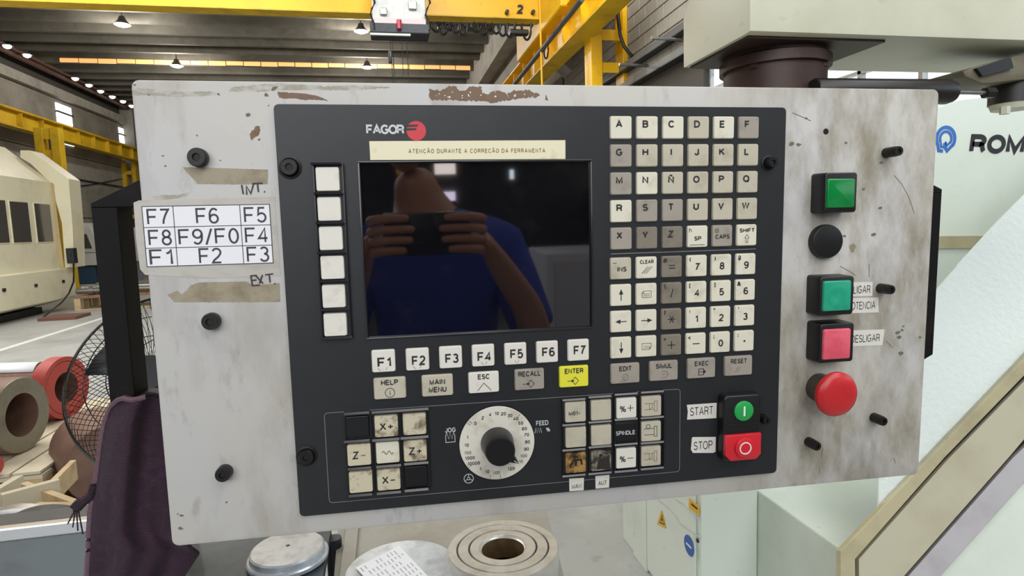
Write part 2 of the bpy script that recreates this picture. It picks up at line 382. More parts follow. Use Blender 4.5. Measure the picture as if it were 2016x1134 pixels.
def circ(cx, cy, r, n=20, a0=0, a1=2 * PI): return [(cx + r * math.cos(a0 + (a1 - a0) * i / n), cy + r * math.sin(a0 + (a1 - a0) * i / n)) for i in range(n + 1)]
# ---- letter keys: 6 x 5 grid
kz = BZ + 0.002
g0 = L(1222.9, 250.8, kz); g1 = L(1474.7, 250.8, kz); g2 = L(1222.9, 469.8, kz)
LET = ['ABCDEF', 'GHIJKL', 'MNÑOPQ', 'RSTUVW', ['X', 'Y', 'Z', 'SP', 'CAPS', 'SHIFT']]
shade = {'F': m_grey, 'G': m_grey, 'M': m_grey, 'S': m_grey, 'T': m_grey, 'X': m_grey, 'Y': m_dark, 'Z': m_dark, 'CAPS': m_grey, 'A': m_cream, 'E': m_cream, 'B': m_cream, 'C': m_cream, 'D': m_dull, 'N': m_cream, 'R': m_cream, 'SP': m_cream, 'SHIFT': m_cream}
KW, KH = 0.0207, 0.0206
for r, row in enumerate(LET):
    for c, ch in enumerate(row):
        x = g0[0] + (g1[0] - g0[0]) * c / 5; y = g0[1] + (g2[1] - g0[1]) * r / 4
        mt = shade.get(ch, m_dull)
        k = make_key(x, y, KW, KH, mt, ('grey grimy' if mt in (m_grey, m_dark) else 'cream') + ' key marked ' + ch)
        if len(ch) == 1: legend(k, ch, x - 0.0020, y + 0.0030, 0.0092, bold=0.05)
        elif ch == 'SHIFT':
            legend(k, ch, x, y + 0.0046, 0.0054, fit=30)
            ax, ay = x, y - 0.0035
            strokes(k, [[(ax - 0.001, ay - 0.0034), (ax - 0.001, ay + 0.001), (ax - 0.0022, ay + 0.001), (ax, ay + 0.0042), (ax + 0.0022, ay + 0.001), (ax + 0.001, ay + 0.001), (ax + 0.001, ay - 0.0034), (ax - 0.001, ay - 0.0034)]], w=0.0004)
        elif ch == 'SP':
            legend(k, ch, x, y - 0.0018, 0.0056, fit=14)
            strokes(k, [[(x - 0.008, y - 0.0078), (x + 0.007, y - 0.0078)], [(x - 0.0085, y + 0.004), (x - 0.0083, y + 0.0075), (x - 0.0068, y + 0.0065), (x - 0.0062, y + 0.0045)]], w=0.0005)
        else:
            legend(k, ch, x, y - 0.0008, 0.0058, fit=29)
            legend(k, '@', x - 0.0058, y + 0.0052, 0.0045, mat=m_faint)
# ---- number block: 6 x 4 grid
n0 = L(1222.6, 528.7, kz); n1 = L(1468.4, 519.2, kz); n2 = L(1222.3, 684.8, kz)
NUM = [['INS', 'CLEAR', '=', '7', '8', '9'], ['up', 'pageup', '/', '4', '5', '6'], ['left', 'right', '*', '1', '2', '3'], ['down', 'pagedown', '+', '-', '0', '.']]
small = {'7': '(', '8': ')', '9': '$', '4': '[', '5': ']', '6': '&', '1': '!', '2': '"', '3': "'", '=': '#', '/': '\\', '*': '?', '+': '>', '-': '<', '0': ';', '.': ':'}
words = {'up': 'an up arrow', 'down': 'a down arrow', 'left': 'a left arrow', 'right': 'a right arrow', 'pageup': 'a page with folded top corner', 'pagedown': 'a page with folded bottom corner', '=': 'an equals sign', '/': 'a slash', '*': 'an asterisk', '+': 'a plus sign', '-': 'a minus sign', '.': 'a dot'}
for r, row in enumerate(NUM):
    for c, ch in enumerate(row):
        x = n0[0] + (n1[0] - n0[0]) * c / 5; y = n0[1] + (n2[1] - n0[1]) * r / 3
        mt = m_dark if c == 2 else (m_dull if ch == 'INS' else m_cream)
        k = make_key(x, y, KW, KH, mt, ('grey grimy' if c == 2 else 'cream') + ' key marked with ' + words.get(ch, ch))
        if ch == 'INS':
            legend(k, ch, x + 0.0008, y - 0.0006, 0.0064, fit=18); strokes(k, [[(x - 0.0078, y + 0.0052), (x - 0.0042, y + 0.0052)]], w=0.0005)
        elif ch == 'CLEAR':
            legend(k, ch, x, y + 0.0055, 0.0050, fit=27); strokes(k, [[(x - 0.005 + i * 0.0022, y - 0.0055), (x + 0.001 + i * 0.0022, y + 0.001)] for i in range(3)], w=0.00045)
        elif ch in ('up', 'down', 'left', 'right'):
            dx, dy = {'up': (0, 1), 'down': (0, -1), 'left': (-1, 0), 'right': (1, 0)}[ch]; q = 0.0052
            strokes(k, [[(x - dx * q, y - dy * q), (x + dx * q * 0.3, y + dy * q * 0.3)]], w=0.0008, fills=[[(x + dx * q * 1.1, y + dy * q * 1.1), (x - dy * 0.0022, y - dx * 0.0022) if 0 else (x + dx * q * 0.15 - dy * 0.0021, y + dy * q * 0.15 - dx * 0.0021), (x + dx * q * 0.15 + dy * 0.0021, y + dy * q * 0.15 + dx * 0.0021)]])
        elif ch in ('pageup', 'pagedown'):
            s = 1 if ch == 'pageup' else -1
            strokes(k, [[(x - s * 0.0045, y - s * 0.003), (x - s * 0.0045, y + s * 0.0012), (x - s * 0.0028, y + s * 0.003), (x + s * 0.0045, y + s * 0.003), (x + s * 0.0045, y - s * 0.003), (x - s * 0.0045, y - s * 0.003)], [(x - s * 0.0045, y + s * 0.0012), (x - s * 0.003, y + s * 0.0012), (x - s * 0.0028, y + s * 0.003)]] + [[(x - 0.003, y + t), (x + 0.0032, y + t)] for t in (-0.0014, 0.0002)], w=0.00035)
        elif ch in '=/*+-.':
            if ch == '=': l = [[(x - 0.003, y + 0.0013), (x + 0.003, y + 0.0013)], [(x - 0.003, y - 0.0013), (x + 0.003, y - 0.0013)]]
            if ch == '/': l = [[(x - 0.001, y - 0.004), (x + 0.0012, y + 0.004)]]
            if ch == '*': l = [[(x - 0.0038 * math.cos(a), y - 0.0038 * math.sin(a)), (x + 0.0038 * math.cos(a), y + 0.0038 * math.sin(a))] for a in (0, PI / 3, 2 * PI / 3)] 
            if ch == '+': l = [[(x - 0.0037, y), (x + 0.0037, y)], [(x, y - 0.0037), (x, y + 0.0037)]]
            if ch == '-': l = [[(x - 0.0035, y), (x + 0.0035, y)]]
            if ch == '.': l = [[(x - 0.001, y), (x + 0.001, y)]]
            strokes(k, l, w=0.0016 if ch == '.' else 0.0009)
        else: legend(k, ch, x + 0.0004, y - 0.0008, 0.0098, bold=0.03)
        if ch in small: legend(k, small[ch], x - 0.0068, y + 0.0062, 0.0055, mat=m_ink if ch not in '.0231' else m_faint)
MB().strip([L(1202.5, 500, BZ), L(1488, 490, BZ)], 0.0007, BZ, BZ + 0.0003).build('groove_line', m_gry, panel, local=True)
# ---- mode keys under the number block
for px, t in (((1202.5, 714, 1260, 756.5), 'EDIT'), ((1278.7, 709, 1335.3, 751), 'SIMUL'), ((1353.3, 703.8, 1409, 746), 'EXEC'), ((1426.6, 699.6, 1481.6, 741), 'RESET')):
    x, y, w, h = rect(px, kz); h -= 0.0012
    k = make_key(x, y, w, h, m_grey, 'grey grimy wide key marked ' + t)
    legend(k, t, x, y + 0.0048, 0.0066, bold=0.035, fit={'EDIT': 24, 'SIMUL': 32, 'EXEC': 28, 'RESET': 33}[t])
    yy = y - 0.0035
    if t == 'EDIT': strokes(k, [circ(x, yy, 0.003, 10), [(x - 0.002, yy - 0.002), (x + 0.0018, yy + 0.002)], [(x - 0.006, yy - 0.004), (x + 0.001, yy - 0.0036)]], w=0.0004, mat=m_faint)
    elif t == 'SIMUL': strokes(k, [[(x - 0.002, yy + 0.003), (x + 0.002, yy + 0.003), (x + 0.0045, yy), (x + 0.002, yy - 0.003), (x - 0.002, yy - 0.003)], [(x - 0.002, yy), (x + 0.0012, yy)]], w=0.0006, mat=m_faint)
    elif t == 'EXEC': strokes(k, [[(x - 0.003, yy - 0.003), (x - 0.003, yy + 0.003), (x + 0.002, yy + 0.003), (x + 0.002, yy - 0.003), (x - 0.003, yy - 0.003)], [(x - 0.003, yy), (x + 0.002, yy)]], w=0.0006, fills=[[(x + 0.002, yy + 0.0026), (x + 0.0045, yy), (x + 0.002, yy - 0.0026)]])
    else: strokes(k, [[(x - 0.0035 + i * 0.0025, yy - 0.0028), (x - 0.0005 + i * 0.0025, yy + 0.0028)] for i in range(2)], w=0.0005, mat=m_faint)
# ---- F1..F7 row
for i in range(7):
    px = [(731.7, 688.5, 778, 733.5), (799.3, 684.7, 844.6, 730.6), (865.3, 681, 909.5, 726), (930, 678, 972.9, 722), (993.6, 674.6, 1036.5, 718.8), (1056.6, 671.3, 1098.5, 714.8), (1118.3, 668, 1159.5, 711)][i]
    x, y, w, h = rect(px, kz)
    k = make_key(x, y, 0.0208, 0.0205, m_white, 'white key marked F%d' % (i + 1))
    legend(k, 'F%d' % (i + 1), x + 0.001, y - (0.001 if i < 4 else 0), 0.0122, bold=0.03, fit=25.5)
    if i in (0, 1, 3, 4): strokes(k, [[(x - 0.005 + i * 0.001, y - 0.006), (x - 0.003 + i * 0.001, y - 0.0085)], [(x + 0.003, y - 0.0055), (x + 0.002, y - 0.008)]], w=0.0004, mat=m_faint)
for px, t, mt in (((734.7, 742, 800.3, 787), 'HELP', m_dull), ((829.5, 736.5, 893, 781.5), 'MAIN\nMENU', m_dull), ((921.6, 731, 983.6, 775), 'ESC', m_white), ((1012.7, 725.2, 1072.7, 769), 'RECALL', m_grey), ((1100.5, 719.2, 1159.8, 763.5), 'ENTER', m_yel)):
    x, y, w, h = rect(px, kz); h -= 0.001; w -= 0.0006
    k = make_key(x, y, w, h, mt, {'HELP': 'cream', 'MAIN\nMENU': 'cream', 'ESC': 'white', 'RECALL': 'grimy grey', 'ENTER': 'yellow'}[t] + ' wide key marked ' + t.replace('\n', ' '))
    if t == 'MAIN\nMENU':
        legend(k, 'MAIN', x, y + 0.0034, 0.0072, fit=30); legend(k, 'MENU', x, y - 0.0036, 0.0072, fit=34)
    else: legend(k, t, x, y + 0.0055, 0.0068, bold=0.04, fit={'HELP': 32, 'ESC': 22.5, 'RECALL': 44, 'ENTER': 38}[t])
    yy = y - 0.004
    if t == 'HELP': strokes(k, [circ(x, yy, 0.0042, 14), [(x, yy - 0.0022), (x, yy + 0.0008)], [(x, yy + 0.0014), (x, yy + 0.0022)]], w=0.0005)
    if t == 'ESC': strokes(k, [[(x - 0.006, yy - 0.0035), (x, yy + 0.0035), (x + 0.0065, yy - 0.0035)]], w=0.0005)
    if t in ('RECALL', 'ENTER'): strokes(k, [[(x + 0.001, yy + 0.0036), (x + 0.0042, yy), (x + 0.001, yy - 0.0036), (x - 0.0012, yy - 0.001)], [(x - 0.0012, yy + 0.001), (x + 0.001, yy + 0.0036)], [(x - 0.0065, yy), (x - 0.001, yy)]], w=0.0005, fills=[[(x - 0.0025, yy + 0.0013), (x + 0.0005, yy), (x - 0.0025, yy - 0.0013)]])
# ---- softkeys left of the screen
SK = [(620.5, 329.5, 669.4, 375.6), (623.8, 388.4, 672.3, 434.6), (626.9, 446.7, 675.6, 492), (630, 503.8, 678.8, 549.6), (633, 560.7, 681, 606), (636, 617, 683.8, 661.9)]
bars = [322, 380.5, 439, 497.6, 553.5, 609.5, 665.5]
zk = BZ + 0.004
for i, p in enumerate(SK):
    x, y, w, h = rect(p, zk - 0.001)
    tag(make_key(x, y, w - 0.0004, 0.0208, m_white, None, z1=zk - 0.0008), 'blank white softkey beside the screen')
def ledge(pa, pb, h, t=0.0018, top=0.0055):
    a = L(*pa, h); b = L(*pb, h); mb = MB()
    y = (a[1] + b[1]) / 2
    mb.prism([(a[0], y - t / 2, BZ), (a[0], y + t / 2, BZ), (a[0], y + t / 2, BZ + top * 0.75), (a[0], y - t / 2, BZ + top)], (b[0] - a[0], 0, 0), bev=0.0003)
    return mb.build('ledge', m_blkg, panel, local=True, smooth=False)
for i, yb in enumerate(bars):
    xa = 611 + 3.3 * i + (3 if 0 < i < 6 else 0); ledge((xa, yb), (xa + 62 - (4 if 0 < i < 6 else 0), yb - 0.6), BZ + 0.005)
for xa, xb in ((614, 638), (674, 692)):
    p = L(xa, 322, BZ + 0.003); q = L(xb, 664, BZ + 0.003); xm = (p[0] + q[0]) / 2
    MB().box(xm - 0.0007, xm + 0.0007, q[1], p[1], BZ - 0.0002, BZ + 0.0035, bev=0.0003).build('key_guard', m_blk, panel, local=True)
# ---- thin printed outline round the lower block
o = [L(638, 811.5, BZ), L(1340, 763, BZ), L(1336, 925.5, BZ), L(648, 985.8, BZ)]
x0, y0, x1, y1 = o[0][0], -0.2855, o[1][0] - 0.0005, -0.3688; r = 0.003
pts = []
for k, (sx, sy) in enumerate(((1, 1), (-1, 1), (-1, -1), (1, -1))):
    for j in range(5):
        a = (k + j / 4) * PI / 2; pts.append(((x0 + x1) / 2 + sx * ((x1 - x0) / 2 - r) + math.cos(a) * r, (y0 + y1) / 2 + sy * ((y0 - y1) / 2 - r) + math.sin(a) * r))
pts.append(pts[0]); MB().strip(pts, 0.0005, BZ, BZ + 0.0002).build('outline', m_gry, panel, local=True, smooth=False)
# ---- jog keypad
JK = [((678, 819, 728.6, 865), None, 'recess'), ((736.4, 816.5, 784.9, 862.4), 'X+', m_wear), ((792.6, 812.6, 840, 858.5), '', m_wear),
      ((683, 874, 731, 918), 'Z-', m_wear), ((741.2, 869.2, 785.5, 913), '~', m_cream), ((794, 865.3, 841, 910), 'Z+', m_wear),
      ((686, 927.4, 734.4, 971.5), '', m_wear), ((741.6, 923, 789, 966.5), 'X-', m_wear), ((795.5, 917.7, 843, 962.3), None, 'recess')]
for i, (p, t, mt) in enumerate(JK):
    x, y, w, h = rect(p, BZ + 0.003)
    if t is None: make_key(x, y, 0.0212, 0.0205, m_blk, 'blank black key', z1=BZ + 0.0015)
    else:
        k = make_key(x, y, 0.0212, 0.0205, mt, {'': 'blank white key worn brown by fingers', '~': 'white key marked with a wave'}.get(t, 'worn white key marked ' + t), z1=BZ + 0.003)
        zz = BZ + 0.00305
        if t in ('X+', 'Z+', 'X-', 'Z-'): legend(k, t[0], x - 0.003, y, 0.0098, z=zz, bold=0.02); legend(k, t[1].replace('-', '–'), x + 0.0036, y, 0.0098, z=zz, bold=0.01, mat=m_faint if t == 'Z-' else m_ink)
        elif t == '~': strokes(k, [[(x - 0.005 + 0.0005 * j, y + 0.0015 * math.sin(j / 20 * 4 * PI)) for j in range(21)]], z=BZ + 0.003, w=0.0005)
for a, b in (((676, 816), (727, 811.5)), ((731, 812.5), (844, 805)), ((676, 870.5), (728, 867)), ((732, 867.5), (787, 864)), ((788, 864), (844, 859)), ((684, 924.5), (731, 920.5)), ((740, 920), (790, 915.5)), ((795, 914.5), (844, 910.5)), ((686, 977.5), (733, 973)), ((741, 973), (790, 968)), ((796, 967.5), (844, 962.5))):
    ledge(a, b, BZ + 0.005)
for xa, xb in ((680, 686), (730, 738), (788, 793), (842, 847)):
    p = L(xa, 815, BZ); q = L(xb, 968, BZ); xm = (p[0] + q[0]) / 2
    MB().box(xm - 0.0006, xm + 0.0006, -0.3615, -0.2905, BZ - 0.0002, BZ + 0.0022).build('key_guard', m_blk, panel, local=True)
# ---- right keypad
RK = [((1112.5, 790.3, 1153.9, 832.5), 'M01', m_dull), ((1163.8, 786.4, 1203.5, 828.8), '', m_dull), ((1214, 782.7, 1253, 824.8), '%+', m_white), ((1263, 779, 1302, 820.9), 'sp', m_dull),
      ((1113.5, 841, 1154.4, 881.9), '', m_dull), ((1164.3, 836.2, 1203.5, 878.4), '', m_dull), ((1213, 833, 1253, 874), None, m_blk), ((1262.5, 828.8, 1301.5, 870.2), 'sp2', m_dull),
      ((1113, 891.3, 1154.4, 932.2), 'w1', m_worn), ((1164.3, 886.8, 1203.5, 928.5), 'w2', m_worn2), ((1213.4, 881.9, 1252.6, 923), '%-', m_white), ((1262.3, 877.6, 1301.5, 919), 'sp', m_dull)]
for i, (p, t, mt) in enumerate(RK):
    x, y, w, h = rect(p, BZ + 0.003); zz = BZ + 0.00305
    if t is None:
        k = make_key(x, y, 0.021, 0.0205, m_blk, 'flat black key place marked SPINDLE', z1=BZ + 0.0008)
        legend(k, 'SPINDLE', x, y, 0.0058, z=BZ + 0.0009, mat=m_wht, bold=0.015, fit=38); continue
    lb = {'M01': 'worn white key with fading writing', '': 'blank white key in the right keypad', '%+': 'white key marked with percent plus', '%-': 'white key marked with percent minus', 'sp': 'white key with a worn spindle symbol', 'sp2': 'white key with a circle and spindle symbol', 'w1': 'worn through key, burnt amber and black', 'w2': 'worn through key, blackened grey'}[t]
    k = make_key(x, y, 0.0207, 0.0203, mt, lb, z1=BZ + 0.003)
    if t == 'M01': legend(k, 'M01-', x - 0.001, y - 0.001, 0.0054, z=zz, bold=0.03)
    if t in ('%+', '%-'):
        legend(k, '%', x - 0.0036, y - 0.0005, 0.0088, z=zz, bold=0.005)
        l = [[(x + 0.001, y), (x + 0.0068, y)]] + ([[(x + 0.0039, y - 0.003), (x + 0.0039, y + 0.003)]] if t == '%+' else [])
        strokes(k, l, z=BZ + 0.003, w=0.0006)
    if t.startswith('sp'):
        l = [[(x + 0.003, y - 0.005), (x + 0.003, y + 0.005), (x + 0.0058, y + 0.005), (x + 0.0058, y - 0.005), (x + 0.003, y - 0.005)], [(x - 0.007, y + 0.003), (x + 0.003, y + 0.003)], [(x - 0.007, y - 0.003), (x + 0.003, y - 0.003)]]
        if t == 'sp2': l.append(circ(x - 0.003, y + 0.0052, 0.002, 10))
        else: l.append([(x - 0.002, y + 0.003), (x - 0.002, y - 0.003), (x + 0.001, y - 0.001), (x + 0.001, y + 0.003)])
        strokes(k, l, z=BZ + 0.003, w=0.00045, mat=m_faint if t == 'sp' else m_ink)
    if t == 'w1': strokes(k, [[(x - 0.002, y + 0.006), (x + 0.002, y + 0.006)], [(x - 0.006, y - 0.003), (x - 0.002, y + 0.003), (x + 0.005, y + 0.003), (x + 0.006, y - 0.002)], [(x, y + 0.002), (x, y - 0.003)]], z=BZ + 0.003, w=0.0016, mat=M('black_soot', '17110c', 0.5))
    if t == 'w2': strokes(k, [[(x - 0.002, y + 0.006), (x + 0.001, y + 0.006)]], z=BZ + 0.003, w=0.002, mat=M('black_soot', '17110c', 0.5)); strokes(k, [], z=BZ + 0.003, w=0.002, fills=[[(x - 0.005, y - 0.008), (x - 0.003, y + 0.001), (x + 0.004, y + 0.003), (x + 0.008, y + 0.006), (x + 0.0085, y - 0.008)]], mat=M('brown_soot', '2b241e', 0.5))
for cx_, ys in ((0, ((789, 785), (838, 834.5), (887.5, 884), (939, 934))), (1, ((783, 779.5), (832.5, 829), (881.5, 878), (934, 930))), (2, ((777.5, 774.5), (827.5, 823.5), (877, 873), (929.5, 926))), (3, ((773, 770.5), (824, 820.5), (873.5, 870), (924, 921)))):
    for ya, yb in ys:
        xa = 1107 + cx_ * 51.5; ledge((xa, ya), (xa + 46, yb), BZ + 0.004, t=0.0016, top=0.0042)
for xx in (1108, 1159, 1209, 1258, 1305.5):
    xm = L(xx, 852, BZ)[0]
    MB().box(xm - 0.0008, xm + 0.0008, -0.3625, -0.2895, BZ - 0.0002, BZ + 0.0030, bev=0.0003).build('key_guard', m_blk, panel, local=True)
# ---- dial
dx, dy = L(979, 872.4, BZ + 0.001)
T = Matrix.Translation((dx, dy, 0))
m_dial = M('dial_card', 'DAD7CB', 0.4, dirt=[('9a917a', 45, 0.5, 0.75, 0.6)])
dd = MB().lathe([(0.0352, BZ - 0.0005), (0.0352, BZ + 0.0008), (0.0348, BZ + 0.0012), (0, BZ + 0.0012)], n=64, mtx=T).build('dial_plate', m_dial, panel, local=True); tag(dd, 'cream round dial scale with worn numbers')
MB().lathe([(0.036, BZ - 0.0002), (0.036, BZ + 0.0004)], n=48, mtx=T).build('dial_rim', m_blk, panel, local=True)
nums = [('0', 324), ('2', 341), ('4', 356), ('10', 8.5), ('20', 21), ('30', 34), ('40', 47), ('50', 60), ('60', 73), ('70', 86), ('80', 100), ('90', 114), ('100', 128), ('110', 141), ('120', 162), ('100', 191), ('10', 209), ('1', 223), ('10000', 240), ('1000', 253), ('100', 264), ('10', 279), ('1', 294)]
dial_px = {}
for t, a in nums:
    a = math.radians(a - 8); rr = 0.0285
    ptext(t, dx + rr * math.sin(a), dy + rr * math.cos(a), BZ + 0.00125, 0.0045, m_faint if t in ('110', '100') else m_ink, dd, bold=0.025)
mb = MB()
for a in (-52, -48, 176, 193, 232, 236, 40):
    a = math.radians(a); mb.strip([(dx + 0.031 * math.sin(a), dy + 0.031 * math.cos(a)), (dx + 0.0345 * math.sin(a), dy + 0.0345 * math.cos(a))], 0.0003, BZ + 0.0012, BZ + 0.0014)
tag(mb.build('scale_marks', m_ink, dd, local=True, smooth=False), kind='stuff')
m_knob = M('black_knob', '1C1C1E', 0.35)
kx, ky = L(988.2, 895, BZ + 0.024)
T2 = Matrix.Translation(((dx + kx) / 2 - 0.0002, (dy + ky) / 2, 0)); Tk = Matrix.Translation((dx, dy, 0))
kn = MB().lathe([(0.0155, BZ + 0.0012), (0.0152, BZ + 0.003), (0.0135, BZ + 0.0225), (0.0128, BZ + 0.024), (0, BZ + 0.024)], n=40, mtx=Tk).build('knob', m_knob, panel, local=True); tag(kn, 'tall black rotary knob')
MB().lathe([(0.0118, BZ + 0.0238), (0.0118, BZ + 0.0245), (0, BZ + 0.0245)], n=32, mtx=Tk).build('knob_cap', m_blk, kn, local=True)
a = math.radians(128)
mb = MB(); mb.prism([(dx + math.sin(a + s) * q, dy + math.cos(a + s) * q, BZ + 0.002) for s, q in ((-0.25, 0.0135), (0, 0.021), (0.25, 0.0135))], (0, 0, 0.020)); mb.build('pointer', m_blk, kn, local=True)
MB().strip([(dx + 0.0155 * math.sin(a), dy + 0.0155 * math.cos(a)), (dx + 0.0195 * math.sin(a), dy + 0.0195 * math.cos(a))], 0.0005, BZ + 0.022, BZ + 0.0223).build('pointer_line', m_wht, kn, local=True)
# ---- white prints on the fascia
z = BZ + 0.0001
def fprint(body, px, py, size, mat=m_wht, **k):
    x, y = L(px, py, BZ); return ptext(body, x, y, z, size, mat, fascia, **k)
fprint('FAGOR', 758.6, 254.8, 0.0112, bold=0.045, fit=68, spacing=0.5)
x, y = L(819.6, 257.7, BZ)
MB().lathe([(0.0083, z), (0.0083, z + 0.00025)], n=40, mtx=Matrix.Translation((x, y, 0))).build('emblem', m_red, fascia, local=True)
mb = MB()
for yo, l0, l1 in ((0.0048, -0.0095, 0.002), (0.0018, -0.010, 0.0005)):
    mb.prism([(x + l0, y + yo, z + 0.00025), (x + l0 + 0.002, y + yo - 0.0016, z + 0.00025), (x + l1 - 0.001, y + yo - 0.0012, z + 0.00025), (x + l1, y + yo + 0.0004, z + 0.00025), (x + l0 + 0.003, y + yo + 0.0004, z + 0.00025)], (0, 0, 0.0001))
mb.build('emblem_streaks', m_bezel, fascia, local=True, smooth=False)
fprint('JOG', 886.5, 846.5, 0.0062, bold=0.02, fit=21)
x, y = L(886.5, 861, BZ)
strk = [[(x - 0.0042, y + 0.002), (x - 0.003, y + 0.0045), (x - 0.0015, y - 0.0015), (x, y + 0.0045), (x + 0.0015, y - 0.0015), (x + 0.003, y + 0.0045), (x + 0.0042, y + 0.002)], [(x - 0.0042, y + 0.002), (x - 0.0042, y - 0.0045), (x + 0.0042, y - 0.0045), (x + 0.0042, y + 0.002)]]
mb = MB()
for s in strk: mb.strip(s, 0.0005, z, z + 0.0002)
x, y = L(1062, 847, BZ)
mb.strip([(x - 0.0045 + i * 0.0011, y + (0.0025 if i % 2 else -0.0025)) for i in range(7)], 0.0005, z, z + 0.0002)
x, y = L(922.7, 942, BZ)
mb.strip(circ(x, y, 0.0043, 24), 0.0006, z, z + 0.0002); mb.strip(circ(x, y, 0.0013, 10), 0.0005, z, z + 0.0002)
for k in range(3):
    a = PI / 2 + k * 2 * PI / 3; mb.strip([(x + 0.0013 * math.cos(a), y + 0.0013 * math.sin(a)), (x + 0.0041 * math.cos(a), y + 0.0041 * math.sin(a))], 0.0005, z, z + 0.0002)
mb.build('printed_symbols', m_wht, fascia, local=True, smooth=False)
fprint('FEED', 1067.5, 832.5, 0.0064, bold=0.02, fit=25); fprint('%', 1079, 845.5, 0.0055, bold=0.02)
# ---- screws
def socket_screw(px, py, r, base_h, h, name, label=None, washer=False):
    x, y = L(px, py, base_h + h)
    T = Matrix.Translation((x, y, base_h)); s = 0.42 * r
    prof = [(r * 0.98, 0), (r, 0.0005), (r, h * 0.75), (r * 0.88, h), (s, h), (s * 0.98, h - 0.002), (0, h - 0.0021)]
    if washer: prof = [(r * 1.35, 0), (r * 1.35, 0.0008), (r * 1.1, 0.0012)] + prof[1:]
    o = MB().lathe(prof, n=28, mtx=T).build(name, m_bolt, panel, local=True)
    MB().lathe([(s * 0.97, h - 0.0015), (0, h - 0.0015)], n=6, mtx=T, cap=False).build('hex_socket', M('socket_black', '050505', 0.6), o, local=True)
    return tag(o, label)
for px, py, r, h in ((386, 309, 0.0078, 0.008), (412, 634.5, 0.0072, 0.009), (437, 936.5, 0.0066, 0.010), (1770.5, 297, 0.0050, 0.017), (1755, 570.5, 0.0050, 0.015), (1740, 830, 0.0050, 0.014), (1609, 879, 0.0050, 0.014)):
    socket_screw(px, py, r, 0, h, 'socket_screw')
for px, py, r, h in ((568.5, 328.5, 0.0072, 0.0045), (602, 901.5, 0.0068, 0.0045), (1523, 319, 0.0052, 0.009), (1510, 829, 0.0042, 0.011)):
    socket_screw(px, py, r, BZ, h, 'fascia_screw', washer=True)
x, y = L(1626, 259)
MB().lathe([(0.0029, 0.0001), (0.0, 0.0001)], n=20, mtx=Matrix.Translation((x, y, 0)), cap=False).build('drilled_hole', M('hole_black', '030303', 0.8), panel, local=True)
# ---- push buttons
def frontbtn(fr, lens, h, base_extra, lensmat, name, label, dish=False):
    x, y, w, hh = rect(fr, h)
    o = MB().rrect(x, y, w + base_extra, hh + base_extra * 0.5, 0.003, 0, h, taper=base_extra * 0.25, bev=0.0012).build(name, m_blk, panel, local=True); tag(o, label)
    lx, ly, lw, lh = rect(lens, h + 0.001)
    mb = MB(); mb.rrect(lx, ly, lw, lh, 0.002, h - 0.001, h + 0.0022, taper=0.0006, bev=0.0010)
    q = mb.build('button_cap', lensmat, o, local=True)
    if dish: MB().lathe([(lw * 0.36, h + 0.00215), (lw * 0.34, h + 0.0024), (lw * 0.2, h + 0.00225), (0, h + 0.00215)], n=32, mtx=Matrix.Translation((lx, ly, 0))).build('finger_dish', lensmat, o, local=True, ang=80)
    return o
m_green = M('green_lens', '08823C', 0.18, spec=0.6, dirt=[('067035', 60, 0.4, 0.7, 0.7)])
m_teal = M('teal_button', '1E9A78', 0.3, dirt=[('35b38e', 40, 0.5, 0.7, 0.6)])
m_pink = M('pink_button', 'DA5468', 0.3, dirt=[('e67f8a', 40, 0.5, 0.7, 0.5)])
m_mush = M('red_mushroom', 'C2262B', 0.33, dirt=[('9b2429', 35, 0.5, 0.75, 0.6)])
frontbtn((1625, 339.5, 1686.7, 418.5), (1627, 351, 1683, 410), 0.020, 0.0016, m_green, 'indicator_button', 'black housing with dark green square lens')
x, y = L(1630.5, 475.6, 0.007)
o = MB().lathe([(0.0167, 0), (0.0167, 0.005), (0.0160, 0.0068), (0.0150, 0.0072), (0, 0.0070)], n=48, mtx=Matrix.Translation((x, y, 0))).build('round_plug', m_blk, panel, local=True); tag(o, 'round black blanking plug')
frontbtn((1615.5, 544.5, 1680, 620.5), (1619.5, 552, 1675.5, 613), 0.020, 0.002, m_teal, 'push_button', 'black square housing with teal dished button', True)
frontbtn((1615.5, 637, 1680, 713.5), (1619.5, 647, 1674.5, 708), 0.020, 0.002, m_pink, 'push_button', 'black square housing with pink dished button', True)
x, y = L(1651.7, 778.4, 0.030); Te = Matrix.Translation((x, y, 0))
es = MB().lathe([(0.0145, 0), (0.0145, 0.016), (0.0125, 0.018), (0.0125, 0.024)], n=40, mtx=Te).build('emergency_stop', M('steel_collar', '5A554E', 0.35, 0.7), panel, local=True); tag(es, 'red emergency stop mushroom on metal collar')
MB().lathe([(0.0125, 0.020), (0.0205, 0.0225), (0.0220, 0.0245), (0.0222, 0.0262), (0.0205, 0.0290), (0.0155, 0.0312), (0.0090, 0.0322), (0, 0.0325)], n=56, mtx=Te).build('mushroom_head', m_mush, es, local=True, ang=70)
# start / stop station
x, y, w, h = rect((1425.5, 779, 1499, 907), 0.016)
ss = MB().rrect(x, y, w + 0.001, h + 0.001, 0.004, BZ - 0.002, 0.015, taper=0.0006, bev=0.0015).build('start_stop_station', m_blk, panel, local=True); tag(ss, 'black double push button station with green start and red stop')
gx, gy = L(1465.5, 809.6, 0.017)
MB().lathe([(0.0098, 0.012), (0.0098, 0.0165), (0.0088, 0.0172), (0, 0.0168)], n=40, mtx=Matrix.Translation((gx, gy, 0))).build('start_button', M('bright_green_button', '1FA24E', 0.35), ss, local=True)
MB().box(gx - 0.0009, gx + 0.0009, gy - 0.0048, gy + 0.0048, 0.0165, 0.0174).build('start_mark', M('white_mark', 'E8EBE0', 0.5), ss, local=True)
m_stop = M('stop_red', 'D0222F', 0.35)
rx, ry, rw, rh = rect((1430, 857, 1500.5, 907.5), 0.020)
